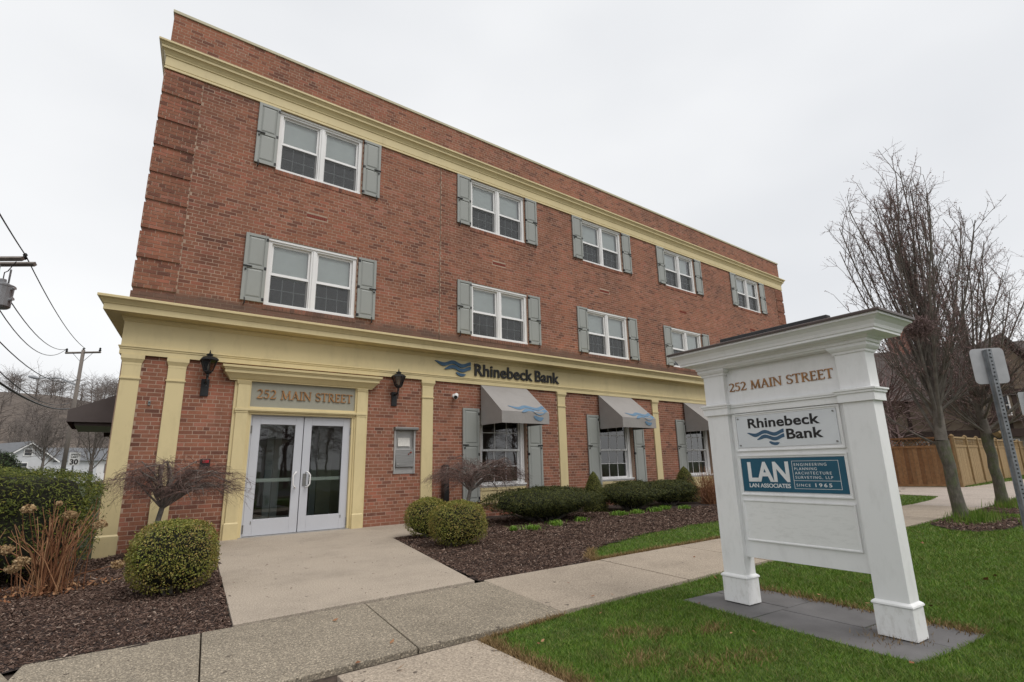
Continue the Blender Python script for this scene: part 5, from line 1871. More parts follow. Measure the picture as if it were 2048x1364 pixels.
# ================================================================== bare weeping maples
def weeping_maple(label, base, crown_c, rx, ry, top_z, low_z, seed, twigs, lean):
    r = np.random.default_rng(seed)
    T = thing('weeping_maple', label, 'tree', base, 0, 'bare weeping maples')
    cx, cy = crown_c[0] - base[0], crown_c[1] - base[1]
    tz, lz = top_z - base[2], low_z - base[2]
    H2 = tz - lz

    def dome(s):
        return lz + H2 * np.sqrt(np.clip(1 - s ** 2.2, 0, 1))
    fork = np.array([cx * lean, cy * lean, tz * 0.60])
    tr = Tubes()
    tp = [np.array([0, 0, -0.05]), np.array([cx * lean * .15, cy * .1, tz * .18]), np.array([cx * lean * .35 + .03, cy * .3, tz * .34]), np.array([cx * lean * .8, cy * .6 * lean, tz * .47]), fork]
    tr.add(tp, [0.052, 0.042, 0.037, 0.035, 0.03], 8)
    obj('trunk', tr.mesh('trunk'), M['maplebark'], T, smooth=True)
    lm = Tubes(); tw = Tubes()
    limbs = []
    nl = 34
    for k in range(nl):
        a = 2 * math.pi * (k * 0.618 + r.uniform(-.05, .05))
        s = r.uniform(0.4, 0.95)
        zz = lz + (dome(s * 0.9) - lz) * r.uniform(0.12, 1.0)
        end = np.array([cx + math.cos(a) * rx * s, cy + math.sin(a) * ry * s, zz])
        t0 = tp[3] * (1 - k % 3 * 0.5) + fork * (k % 3 * 0.5)
        m1 = t0 * 0.62 + end * 0.38 + np.array([r.normal(0, .04), r.normal(0, .04), 0.12 * H2 / .6])
        m2 = t0 * 0.25 + end * 0.75 + np.array([r.normal(0, .05), r.normal(0, .05), 0.12 * H2 / .6])
        pts = np.array([t0, m1, m2, end])
        lm.add(pts, np.array([0.022, 0.016, 0.010, 0.0045]) * r.uniform(.65, 1.35), 5)
        limbs.append((pts, a))
    obj('limb', lm.mesh('limb'), M['maplebark'], T, smooth=True)
    for k in range(twigs):
        L, a0 = limbs[r.integers(nl)]
        q = r.uniform(0.25, 1.0) * 3; i0 = min(int(q), 2); f_ = q - i0
        p = L[i0] * (1 - f_) + L[i0 + 1] * f_
        a = math.atan2((p[1] - cy) / ry, (p[0] - cx) / rx) + r.normal(0, 0.55)
        s0 = math.hypot((p[0] - cx) / rx, (p[1] - cy) / ry)
        s1 = min(1.03, s0 + r.uniform(0.12, 0.5))
        e = np.array([cx + math.cos(a) * rx * s1, cy + math.sin(a) * ry * s1, 0])
        e[2] = min(p[2] + r.uniform(-0.30, 0.09), dome(min(s1, .97)) + 0.05)
        e[2] = max(e[2], lz - 0.05)
        c1 = p * .6 + e * .4 + np.array([r.normal(0, .04), r.normal(0, .04), r.uniform(.02, .10)])
        c2 = p * .2 + e * .8 + np.array([r.normal(0, .04), r.normal(0, .04), r.uniform(0, .07)])
        pts = np.array([p, (p + c1) / 2 + r.normal(0, .012, 3), c1, (c1 + c2) / 2 + r.normal(0, .012, 3), c2, e])
        r0 = r.uniform(0.0016, 0.0024) * (2.2 if k % 6 == 0 else 1.0)
        tw.add(pts, np.linspace(r0, 0.0009, 6), 3)
        for c_ in range(r.integers(2, 6)):
            j = r.integers(1, 5)
            d = unit(pts[j + 1] - pts[j])
            d2 = unit(d + r.normal(0, 0.8, 3))
            l2 = r.uniform(0.05, 0.16)
            b0 = pts[j]
            tw.add([b0, b0 + d2 * l2 * .5 + r.normal(0, .006, 3), b0 + d2 * l2 + np.array([0, 0, -0.02])], [r0 * .6, r0 * .45, 0.0008], 3)
    obj('twigs', tw.mesh('twigs'), M['twig'], T)
    return T


weeping_maple('bare weeping maple spreading over the two left pilasters', (0.62, -1.0, -0.06), (0.97, -1.05), 1.0, 0.62, 1.40, 0.66, 51, 760, 0.4)
weeping_maple('bare weeping maple in front of the first ground floor window', (5.72, -1.35, -0.03), (6.12, -1.25), 1.24, 0.65, 1.42, 0.55, 52, 800, 0.4)

# ================================================================== hydrangea with dry heads, other canes
HY = thing('hydrangea', 'leafless hydrangea of orange canes with dry flower heads', 'shrub', (-0.33, -2.75, -0.06))
r = np.random.default_rng(61)
cn = Tubes(); heads = []
for k in range(95):
    a = r.uniform(0, 2 * np.pi); sp = abs(r.normal(0, 0.33)); h = r.uniform(0.45, 0.98) * (1 - 0.25 * sp)
    b = np.array([r.normal(0, 0.10), r.normal(0, 0.09), -0.03])
    tip = b + np.array([math.cos(a) * sp * 1.05, math.sin(a) * sp * 0.8, h])
    md = b * 0.5 + tip * 0.5 + np.array([math.cos(a) * sp * -.12, math.sin(a) * sp * -.1, 0.05])
    pts = np.array([b, b * .75 + md * .25 + r.normal(0, .008, 3), md, md * .45 + tip * .55 + r.normal(0, .012, 3), tip])
    cn.add(pts, np.linspace(r.uniform(0.0045, 0.007), 0.0026, 5), 5)
    if r.uniform() < 0.35:
        q = pts[3]; e = q + np.array([r.normal(0, .05), r.normal(0, .05), r.uniform(.05, .16)])
        cn.add([q, (q + e) / 2 + r.normal(0, .006, 3), e], [0.003, 0.0026, 0.002], 4)
    if k % 11 == 0:
        heads.append(tip)
obj('canes', cn.mesh('canes'), M['cane'], HY)
fixed = [(-0.575, -3.0, 0.80), (-0.24, -3.0, 0.72), (0.035, -3.0, 0.60), (0.245, -3.0, 0.17), (-0.69, -3.0, 0.42), (-0.55, -3.05, 0.30), (-0.35, -2.7, 0.83), (-0.62, -2.9, 0.22)]
for k, p in enumerate(fixed):
    c_ = np.array(p) - np.array([-0.33, -2.75, -0.06])
    n = 170 if k != 6 else 50
    d = unit(r.normal(0, 1, (n, 3)))
    rad = (0.055 if k not in (6,) else 0.028) * np.array([1.25, 1.1, 0.85])
    P = c_ + d * rad * r.uniform(0.6, 1.05, (n, 1))
    obj('flower_head', leaf_mesh('flower_head', P, d, 0.026, 0.85, 0.5, r), M['bloom'], HY)
    t2 = Tubes(); b0 = np.array([r.normal(0, .08), r.normal(0, .06), -0.02])
    t2.add([b0, b0 * .5 + c_ * .5 + np.array([0, 0, .05]), c_], [0.005, 0.004, 0.003], 5)
    obj('cane', t2.mesh('cane'), M['cane'], HY)
lf = r.normal(0, 1, (320, 3)) * np.array([0.30, 0.2, 0.02]) + np.array([0, 0, 0.03])
obj('fallen_leaves', leaf_mesh('fallen_leaves', lf, np.tile([0, 0, 1.0], (320, 1)), 0.05, 0.5, 0.6, r), M['cane'], HY)

TS = thing('twiggy_shrub', 'leafless tan twiggy shrub beside the white sign post', 'shrub', (13.4, -1.75, -0.03))
cn = Tubes()
for k in range(170):
    a = r.uniform(0, 2 * np.pi); sp = abs(r.normal(0, 0.42)); h = r.uniform(0.5, 1.15) * (1 - .3 * sp)
    b = np.array([r.normal(0, .1), r.normal(0, .1), -0.03]); tip = b + np.array([math.cos(a) * sp, math.sin(a) * sp, h])
    cn.add([b, b * .6 + tip * .4 + r.normal(0, .03, 3), tip], [0.006, 0.004, 0.002], 4)
    for j in range(3):
        q = b * .4 + tip * .6; e = q + r.normal(0, .12, 3) + np.array([0, 0, .08])
        cn.add([q, e], [0.003, 0.0015], 3)
obj('canes', cn.mesh('canes'), M['cane'], TS)

# ================================================================== daylily sprouts
spots = [(5.872, -2.70, 0.5, 'smallest green daylily tuft, nearest the clipped box shrubs'), (6.191, -2.84, 0.95, 'second green daylily tuft from the box shrubs'), (6.992, -2.567, 0.95, 'green daylily tuft in front of the long yew, third from the box shrubs'),
         (7.739, -2.481, 0.85, 'green daylily tuft at the far end of the long yew'), (9.246, -2.17, 1.2, 'broad green daylily tuft in front of the middle yew'), (9.76, -2.236, 0.9, 'low green daylily tuft right of the middle yew front'),
         (10.517, -2.16, 1.2, 'left one of the paired daylily tufts before the farthest yew'), (11.073, -1.968, 1.1, 'right one of the paired daylily tufts before the farthest yew'), (11.373, -2.358, 0.95, 'last green daylily tuft towards the white sign post')]
for k, (x, y, s, lab) in enumerate(spots):
    T = thing('daylily', lab, 'plant', (x, y, -0.01), 0, 'daylily sprouts in the mulch bed')
    r = np.random.default_rng(70 + k)
    n = int(150 * s)
    vv, ff = [], []
    for j in range(n):
        a = r.uniform(0, 6.28); b = r.normal(0, 0.075 * s, 2); L = r.uniform(0.05, 0.13); o2 = r.uniform(0.6, 1.4) * L
        wv = r.uniform(0.004, 0.008)
        dx, dy = math.cos(a), math.sin(a)
        px, py = -dy * wv, dx * wv
        z1_, z2_ = L * 0.75, L * r.uniform(0.6, 0.95)
        i0 = len(vv)
        vv += [(b[0] - px, b[1] - py, -0.01), (b[0] + px, b[1] + py, -0.01), (b[0] + dx * o2 * .4 + px, b[1] + dy * o2 * .4 + py, z1_), (b[0] + dx * o2 * .4 - px, b[1] + dy * o2 * .4 - py, z1_), (b[0] + dx * o2, b[1] + dy * o2, z2_), (b[0] + dx * o2 + px * .1, b[1] + dy * o2 + py * .1, z2_)]
        ff += [(i0, i0 + 1, i0 + 2, i0 + 3), (i0 + 3, i0 + 2, i0 + 5, i0 + 4)]
    obj('leaves', np_mesh('leaves', np.array(vv), np.array(ff)), M['sprout'], T)


# ================================================================== street trees
def street_tree(name, label, base, fork_h, trunk_r, height, spread, leaders, seed, upright=0.8, group=None, twigmat='treetwig', lean=(0, 0), nb=11, nt=7, scale=1.0, buds=True, upb=0.06, shrink=0.42, low=0):
    r = np.random.default_rng(seed)
    T = thing(name, label, 'tree', base, 0, group)
    tr = Tubes()
    lx, ly = lean
    z = np.linspace(-0.12, fork_h, 8)
    pts = np.stack([lx * z / fork_h + r.normal(0, .008, 8), ly * z / fork_h + r.normal(0, .008, 8), z], 1)
    rad = trunk_r * np.array([1.55, 1.12, 1.0, .95, .92, .92, .98, 1.05])
    tr.add(pts, rad, 12)
    top = pts[-1]
    obj('trunk', tr.mesh('trunk'), M['bark'], T, smooth=True)
    lm = Tubes(); tw = Tubes(); bud = []

    def wander(p, d, L, n, jit, upb):
        out = [p]
        for k in range(n):
            d = unit(d + r.normal(0, jit, 3) + np.array([0, 0, upb]))
            p = p + d * L / n
            out.append(p)
        return np.array(out), d
    stem = np.stack([top + np.array([r.normal(0, .03) * j, r.normal(0, .03) * j, 0.75 * (height - fork_h) * j / 5]) for j in range(6)])
    stem = top + (stem[-1] - top) * np.linspace(0, 1, 6)[:, None] + np.concatenate([np.zeros((1, 3)), r.normal(0, .015, (4, 3)), np.zeros((1, 3))])
    lm.add(stem, trunk_r * np.array([0.98, 0.72, 0.5, 0.34, 0.2, 0.08]), 9)
    for k in range(leaders + low):
        a = 2 * math.pi * (k + r.uniform(-.35, .35)) / leaders
        a = 2 * math.pi * k * 0.618
        fr = (k + 0.5) / leaders                 # 0 = centre, 1 = outermost
        if k >= leaders:
            fr = 1.0
        el = math.pi / 2 - (math.pi / 2 - upright) * fr ** 0.8 + r.uniform(-.06, .06)
        if k >= leaders:
            el = r.uniform(0.45, 0.95)
        d = np.array([math.cos(a) * math.cos(el), math.sin(a) * math.cos(el), math.sin(el)])
        L = (height - fork_h) * r.uniform(0.88, 1.04) * (1.0 - shrink * fr ** 1.5)
        if k >= leaders:
            L *= r.uniform(0.28, 0.45)
            fr = r.uniform(0.35, 1.0)
        rise = (1 - fr) * 0.34 * (height - fork_h) + r.uniform(-.2, .12) if k else 0.30 * (height - fork_h)
        tq = np.clip(rise / (0.75 * (height - fork_h)), 0, 1)
        p0 = top + (stem[-1] - top) * tq
        if rise < 0:
            p0 = top + np.array([0, 0, rise])
        L = L - max(0, rise) * 0.85
        P, de = wander(p0, d, L, 9, 0.045, upb)
        R0 = trunk_r * r.uniform(0.19, 0.32)
        lm.add(P, np.linspace(R0, 0.008 * scale, len(P)), 7)
        for j in range(nb):
            t = 0.12 + 0.86 * (j + r.uniform(0, .9)) / nb
            q = t * 9; i0 = min(int(q), 8); f_ = q - i0
            p = P[i0] * (1 - f_) + P[i0 + 1] * f_
            dirn = unit(P[i0 + 1] - P[i0])
            rd = unit(r.normal(0, 1, 3) * np.array([1, 1, .35]))
            d2 = unit(dirn * 0.75 + rd * spread + np.array([0, 0, 0.12]))
            L2 = (height - fork_h) * r.uniform(0.14, 0.34) * (1.1 - 0.6 * t)
            P2, _ = wander(p, d2, L2, 6, 0.10, 0.06)
            r2 = max(0.007 * scale, R0 * (1 - t) * 0.45)
            lm.add(P2, np.linspace(r2, 0.0038 * scale, len(P2)), 4)
            for c_ in range(nt):
                i2 = r.integers(1, 7)
                p3 = P2[i2]
                d3 = unit(unit(P2[i2] - P2[i2 - 1]) * 0.6 + unit(r.normal(0, 1, 3)) * 0.75 + np.array([0, 0, .22]))
                L3 = r.uniform(0.12, 0.42) * scale
                P3, _ = wander(p3, d3, L3, 4, 0.12, 0.08)
                tw.add(P3, np.linspace(0.0042 * scale, 0.0018 * scale, 5), 3)
                bud.append(P3[1:])
                for e in range(2):
                    i3 = r.integers(1, 4)
                    d4 = unit(unit(P3[i3] - P3[i3 - 1]) + unit(r.normal(0, 1, 3)) * .8)
                    P4, _ = wander(P3[i3], d4, L3 * 0.5, 2, 0.12, 0.06)
                    tw.add(P4, [0.0026 * scale, 0.002 * scale, 0.0014 * scale], 3)
                    bud.append(P4[1:])
    obj('limb', lm.mesh('limb'), M['limbbark'], T, smooth=True)
    obj('twigs', tw.mesh('twigs'), M[twigmat], T)
    if buds:
        bp = np.concatenate(bud)
        bp = bp[r.uniform(0, 1, len(bp)) < 0.8]
        obj('buds', leaf_mesh('buds', bp + r.normal(0, .008, bp.shape), unit(r.normal(0, 1, bp.shape)), 0.024 * scale, 0.6, .3, r), M['bud'], T)
    return T, top


t1, top1 = street_tree('street_tree', 'tall bare upright street tree with mossy trunk, nearer the sign', (TREES[0][0], TREES[0][1], -0.02), 1.42, 0.105, 6.4, 0.36, 24, 81, 1.20, 'bare street trees', lean=(-0.06, 0.05), nb=14, nt=5, upb=0.06, shrink=0.12, low=6)
t2, top2 = street_tree('street_tree', 'bare rounded street tree with cut limb scar, farther along the sidewalk', (TREES[1][0], TREES[1][1], -0.02), 1.62, 0.105, 6.0, 0.7, 28, 82, 0.42, 'bare street trees', lean=(-0.1, 0.0), nb=13, nt=5, upb=0.05, shrink=0.3, low=6)
# squirrel nest of twigs in the nearer tree
r = np.random.default_rng(83)
nest = at_depth(1838, 655, 9.05)
NS = thing('twig_nest', 'dark ball of twigs lodged high in the nearer street tree', 'nest', tuple(nest))
tb = Tubes()
for k in range(420):
    p = unit(r.normal(0, 1, 3)) * r.uniform(0.05, 0.22) * np.array([1.1, 1.1, .8]); d = unit(r.normal(0, 1, 3)) * 0.12
    tb.add([p - d, p + r.normal(0, .015, 3), p + d], 0.0035, 3)
obj('twigs', tb.mesh('twigs'), M['treetwig'], NS)
obj('leaves', leaf_mesh('leaves', unit(r.normal(0, 1, (260, 3))) * r.uniform(0.03, 0.2, (260, 1)), unit(r.normal(0, 1, (260, 3))), 0.05, 0.6, .4, r), M['treetwig'], NS)
# pruning scar on the farther tree
obj('limb_scar', MB().tube([(top2[0] - 0.02, top2[1] - 0.16, top2[2] - 0.05), (top2[0] - .04, top2[1] - 0.24, top2[2] + 0.02)], [0.09, 0.075], 10), M['cedar_light'], t2)
# bulbs leafing round the trunks
for k, (tx, ty) in enumerate(TREES):
    T = thing('bulb_foliage', 'dark green bulb leaves at the foot of the nearer street tree' if k == 0 else 'dark green bulb leaves at the foot of the farther street tree', 'plant', (tx, ty, 0), 0, 'bulb leaves under the street trees')
    n = 900
    r = np.random.default_rng(90 + k)
    bx_, by_ = r.normal(0.1, 0.42, n), r.normal(-0.18, 0.16, n)
    h = r.uniform(0.08, 0.22, n); a = r.uniform(0, 6.28, n); ln_ = r.uniform(.02, .09, n); wv = 0.008
    v0 = np.stack([bx_ - np.cos(a) * wv, by_ - np.sin(a) * wv, np.full(n, -.01)], 1); v1 = np.stack([bx_ + np.cos(a) * wv, by_ + np.sin(a) * wv, np.full(n, -.01)], 1)
    v2 = np.stack([bx_ + np.sin(a) * ln_, by_ + np.cos(a) * ln_, h], 1)
    obj('leaves', np_mesh('leaves', np.stack([v0, v1, v2], 1).reshape(-1, 3), np.arange(3 * n).reshape(n, 3)), M['grass'], T)

# ================================================================== street sign post (seen from the back)
def u_post(label, px, py, dep, w0, plate, ang, zg=-0.02):
    p = at_depth(px, py, dep)
    P = thing('road_sign', label, 'sign', (p[0], p[1], zg), ang)
    h = p[2] - zg
    t = 0.004
    pm = MB()
    prof = [(-w0 / 2, 0.0), (-w0 / 4, 0.0), (-w0 / 5, 0.028), (w0 / 5, 0.028), (w0 / 4, 0.0), (w0 / 2, 0.0), (w0 / 2, t), (w0 / 4 + t, t), (w0 / 5 + t, 0.028 + t), (-w0 / 5 - t, 0.028 + t), (-w0 / 4 - t, t), (-w0 / 2, t)]
    prof = [(x, -y) for x, y in prof]
    pm.prism(prof, 'z', -0.1, h)
    post = obj('channel_post', pm, M['galv'], P)
    hm_ = MB()
    k = 0.06
    while k < h:
        hm_.box(-0.0045, 0.0045, -0.0335, -0.0323, k, k + 0.009)
        k += 0.0254
    obj('punched_holes', hm_, M['rubber'], post)
    if plate:
        pw, ph = plate
        rr = 0.03
        poly = []
        for cx_, cz_, a0 in ((pw / 2 - rr, ph / 2 - rr, 0), (-pw / 2 + rr, ph / 2 - rr, 90), (-pw / 2 + rr, -ph / 2 + rr, 180), (pw / 2 - rr, -ph / 2 + rr, 270)):
            poly += [(cx_ + rr * math.cos(R_(a0 + 18 * q)), h - ph / 2 + 0.012 + cz_ + rr * math.sin(R_(a0 + 18 * q))) for q in range(6)]
        obj('plate', MB().prism(poly, 'y', 0.003, 0.0055), M['signback'], P)
        for zz in (h - 0.05, h - ph + 0.06):
            obj('bolt', MB().tube([(0, -0.033, zz), (0, -0.042, zz)], 0.008, 6), M['galv'], P)
    return P


u_post('back of a small blank road sign on a galvanised channel post', 1972, 700, 3.6, 0.05, (0.20, 0.245), R_(-50))
u_post('galvanised sign post at the extreme right edge of view', 2052, 785, 9.0, 0.06, (0.25, 0.40), R_(-50))

# ================================================================== fence
FN = thing('wooden_fence', 'cedar board fence with lattice top behind the driveway', 'fence')


def fence_run(p, q, h, lat, nposts, mat, board=0.14):
    p, q = np.array(p, float), np.array(q, float)
    L = np.linalg.norm(q - p); d = (q - p) / L; nrm = np.array([-d[1], d[0]])
    ang = math.atan2(d[1], d[0])
    nb_ = int(L / board)
    bm_ = MB().box(0, board - 0.006, -0.011, 0.011, 0.03, h - lat - 0.02)
    me = bm_.mesh('board'); fix_normals(me); me.materials.append(mat)
    for k in range(nb_):
        o = bpy.data.objects.new('board', me)
        c_ = p + d * (k * board)
        o.location = (c_[0], c_[1], 0.01 * rnd.uniform(-1, 1)); o.rotation_euler = (0, 0, ang + rnd.uniform(-.01, .01))
        C.objects.link(o); o.parent = FN
    for k in range(nposts + 1):
        c_ = p + d * (L * k / nposts) + nrm * 0.0
        pm = MB().box(-0.055, 0.055, -0.07, 0.05, -0.05, h + 0.02).frustum((-0.07, 0.07, -0.085, 0.065), h + 0.02, (-0.01, 0.01, -0.02, 0.0), h + 0.09)
        o = obj('post', pm, mat, FN, loc=(c_[0], c_[1], 0)); o.rotation_euler = (0, 0, ang)
    rm = MB()
    rails = [(0.02, 0.10), (h - lat - 0.05, h - lat + 0.03)] + ([(h - 0.06, h)] if lat else [])
    for a, b in rails:
        rm.box(0, L, -0.032, 0.03, a, b)
    o = obj('rail', rm, mat, FN, loc=(p[0], p[1], 0)); o.rotation_euler = (0, 0, ang)
    if lat:
        lm_ = MB()
        s = 0.13
        k = 0
        x = 0.0
        hh = lat - 0.09
        z0_ = h - lat + 0.03
        while x < L:
            for sg, yy in ((1, -0.012), (-1, -0.004)):
                x0_, x1_ = (x, x + hh) if sg > 0 else (x + hh, x)
                pts = [(x0_ - .014, z0_), (x0_ + .014, z0_), (x1_ + .014, z0_ + hh), (x1_ - .014, z0_ + hh)]
                lm_.prism(pts, 'y', yy, yy + 0.007)
            x += s
        o = obj('lattice', lm_, mat, FN, loc=(p[0], p[1], 0)); o.rotation_euler = (0, 0, ang)
        o['kind'] = 'stuff'


fence_run((25.0, -4.55), (23.0, -0.2), 1.82, 0.34, 2, M['cedar'])
fence_run((25.0, -4.55), (42.0, -3.75), 1.82, 0.34, 8, M['cedar_light'], 0.15)

# ================================================================== half-timbered house beyond the fence
TU = thing('tudor_house', 'dark half timbered house with steep gables beyond the fence', 'house', (37.0, 4.5, 0), R_(-60))
# local x runs across the front, local y into the house, front at y=0
obj('wall', MB().box(-7, 17, 0.0, 8, 0, 4.6), M['stucco'], TU)
obj('stone_base', MB().box(-7.1, 17.1, -0.08, 0.0, 0, 2.1), M['fieldstone'], TU)
obj('porch_beam', MB().box(-7.2, 17.2, -0.5, -0.09, 2.1, 2.55), M['timber'], TU)
rf = MB()
rf.quad((-7.6, -0.5, 4.45), (17.6, -0.5, 4.45), (17.6, 4, 8.3), (-7.6, 4, 8.3)).quad((-7.6, 8.5, 4.45), (17.6, 8.5, 4.45), (17.6, 4, 8.3), (-7.6, 4, 8.3))
roof_t = obj('roof', rf, M['shingle'], TU, recalc=False)
obj('chimney', MB().box(5.2, 6.2, 3.6, 4.6, 7.4, 9.6), M['brick_side'], roof_t)
for gx in (-4.6, 0.2, 9.5):
    obj('gable', MB().prism([(gx - 2.2, 3.0), (gx + 2.2, 3.0), (gx + 2.2, 4.6), (gx, 7.6), (gx - 2.2, 4.6)], 'y', -0.35, 3.0), M['stucco'], TU)
    tm = MB()
    for xx in (-2.05, -1.1, -0.1, 0.9, 1.85):
        tm.box(gx + xx, gx + xx + 0.2, -0.43, -0.352, 3.0, 4.6 + max(0, 1.5 - abs(xx + .1)) * 1.2)
    tm.box(gx - 2.2, gx + 2.2, -0.44, -0.353, 2.95, 3.2).box(gx - 2.2, gx + 2.2, -0.44, -0.353, 4.55, 4.8)
    obj('timber', tm, M['timber'], TU)
    gr = MB()
    gr.prism([(gx - 2.65, 4.15), (gx, 7.85), (gx, 8.1), (gx - 2.75, 4.25)], 'y', -0.75, 3.1).prism([(gx + 2.65, 4.15), (gx, 7.85), (gx, 8.1), (gx + 2.75, 4.25)], 'y', -0.75, 3.1)
    obj('gable_roof', gr, M['shingle'], TU)
    for wx in (-0.95, 0.25):
        wnd = obj('window', MB().box(gx + wx - .05, gx + wx + .70, -0.41, -0.354, 3.3, 4.5), M['white'], TU)
        obj('pane', MB().box(gx + wx + 0.02, gx + wx + .63, -0.418, -0.411, 3.37, 3.87).box(gx + wx + 0.02, gx + wx + .63, -0.418, -0.411, 3.93, 4.43), M['paneglass'], wnd)
for k in range(13):
    xx = -6.6 + k * 1.85
    wnd = obj('window', MB().box(xx, xx + 1.2, -0.13, -0.082, 1.45, 1.98), M['white'], TU)
    obj('pane', MB().box(xx + .06, xx + .57, -0.14, -0.131, 1.5, 1.92).box(xx + .63, xx + 1.14, -0.14, -0.131, 1.5, 1.92), M['paneglass'], wnd)
tm = MB()
for k in range(16):
    xx = -6.9 + k * 1.6
    tm.box(xx, xx + 0.2, -0.06, -0.002, 2.55, 4.45)
obj('timber', tm, M['timber'], TU)

# ================================================================== left: poles, wires, houses, hill
hm2 = MB()
n1, n2 = 40, 8
for a in range(n1 + 1):
    ang = R_(-75 + 135 * a / n1)              # bearing from +Y, negative to the left
    for b in range(n2 + 1):
        t = b / n2
        dist = 95 + 190 * t
        h = (27 * math.sin(t * math.pi * .62)) * (0.55 + 0.45 * math.cos(ang + 0.55) + 0.10 * math.sin(a * 1.3) * t)
        if ang > 0.1:
            h *= max(0.0, 1 - (ang - 0.1) / 0.5)
        hm2.v.append((math.sin(ang) * dist, math.cos(ang) * dist - 10, h - 0.2))
for a in range(n1):
    for b in range(n2):
        i = a * (n2 + 1) + b
        hm2.f.append((i, i + 1, i + n2 + 2, i + n2 + 1))
hill = struct('hill', hm2, M['hill'], smooth=True)


def hill_z(x, y):
    dist = math.hypot(x, y + 10); ang = math.atan2(x, y + 10); t = (dist - 95) / 190
    if t < 0: return 0
    h = (27 * math.sin(t * math.pi * .62)) * (0.55 + 0.45 * math.cos(ang + 0.55))
    return max(0, h - 0.4)


def bare_mass(name, seed, sites, hgt, twig, mat, sides=3):
    """many small bare trees grown together into one wood"""
    r = np.random.default_rng(seed)
    tb = Tubes()
    for (x, y, z) in sites:
        h = hgt * r.uniform(0.7, 1.25)
        top = np.array([x + r.normal(0, .4), y + r.normal(0, .4), z + h])
        base = np.array([x, y, z - .5])
        top = base + (top - base) * 0.72
        tb.add([base, (base + top) / 2 + r.normal(0, .15, 3), top], [0.016 * h, 0.010 * h, 0.003 * h], 4)
        for k in range(twig):
            t = r.uniform(0.4, 1.0)
            p = base * (1 - t) + top * t
            d = unit(r.normal(0, 1, 3) * np.array([1, 1, .4]) + np.array([0, 0, .6]))
            L = h * r.uniform(0.2, 0.48)
            e = p + d * L
            tb.add([p, (p + e) / 2 + r.normal(0, .03 * L, 3), e], [0.0045 * h, 0.003 * h, 0.001 * h], 3)
            for q in range(3):
                p2 = p + (e - p) * r.uniform(.3, .95); d2 = unit(d + r.normal(0, .7, 3))
                tb.add([p2, p2 + d2 * L * .45], [0.0022 * h, 0.0008 * h], 3)
    o = obj(name, tb.mesh(name), mat)
    o['kind'] = 'stuff'
    return o


r = np.random.default_rng(100)
sites = []
while len(sites) < 280:
    ang = R_(r.uniform(-22, 8)); dist = r.uniform(100, 235)
    x, y = math.sin(ang) * dist, math.cos(ang) * dist - 10
    sites.append((x, y, hill_z(x, y)))
o = bare_mass('hillside_wood', 101, sites, 8.0, 34, M['fartwig'])
tag(o, 'grey brown bare woodland covering the hillside at far left', 'woodland')
# scrub behind the trees on the right, and across the street (seen in the panes)
sites = [(r.uniform(44, 75), r.uniform(-9, 26), 0) for _ in range(45)] + [(r.uniform(28, 42), r.uniform(-2.0, 2.5), 0) for _ in range(9)]
o = bare_mass('distant_wood', 102, sites, 6.5, 40, M['treetwig'])
tag(o, 'tangle of bare trees around and behind the half timbered house', 'woodland')
sites = [(r.uniform(-45, 45), r.uniform(-62, -32), 0) for _ in range(70)]
o = bare_mass('roadside_wood', 103, sites, 10.0, 24, M['treetwig'])
tag(o, 'bare trees across the street, mirrored in the entrance panes', 'woodland')


def depth_pt(px, py, dep):
    return at_depth(px, py, dep)


# far utility pole with lamp arm
pb_ = depth_pt(160, 868, 30.0)
pt_ = depth_pt(167, 700, 30.0)
UP = thing('utility_pole', 'far wooden utility pole with crossarm and street lamp', 'utility pole', (pt_[0], pt_[1], -0.05))
H_ = pt_[2] + 0.05
obj('pole', MB().tube([(0, 0, 0), (0, 0, H_ * .5), (0, 0, H_)], [0.12, 0.105, 0.09], 10), M['pole'], UP, smooth=True)
ca = np.array([0.80, -0.60, 0]) * 1.0
arm = MB().tube([tuple(-ca * 1.0 + np.array([0, 0, H_ - .15])), tuple(ca * 1.0 + np.array([0, 0, H_ - .15]))], 0.06, 4)
obj('crossarm', arm, M['pole'], UP)
for s in (-0.95, 0.0, 0.95):
    c_ = ca * s
    obj('insulator', MB().lathe([(0.03, H_ - .1), (0.07, H_ - .05), (0.04, H_ + .02), (0.06, H_ + .07), (0.02, H_ + .12)], c_[0], c_[1], 8), M['rubber'], UP)
    if s:
        obj('brace', MB().tube([tuple(ca * s * .6 + np.array([0, 0, H_ - .18])), (0, 0, H_ - .75)], 0.015, 4), M['galv'], UP)
lt = depth_pt(75, 756, 30.0) - np.array([pt_[0], pt_[1], -0.05])
la = depth_pt(156, 772, 30.0) - np.array([pt_[0], pt_[1], -0.05])
obj('lamp_arm', MB().tube([tuple(la), tuple(la * .55 + lt * .45 + np.array([0, 0, .25])), tuple(la * .2 + lt * .8 + np.array([0, 0, .1])), tuple(lt)], [0.05, 0.04, 0.035, 0.03], 6), M['greysteel'], UP)
dl = (lt - la) / np.linalg.norm(lt - la)
obj('lamp_head', MB().tube([tuple(lt - dl * .1), tuple(lt + dl * .15), tuple(lt + dl * .5)], [0.05, 0.11, 0.06], 8), M['greysteel'], UP)

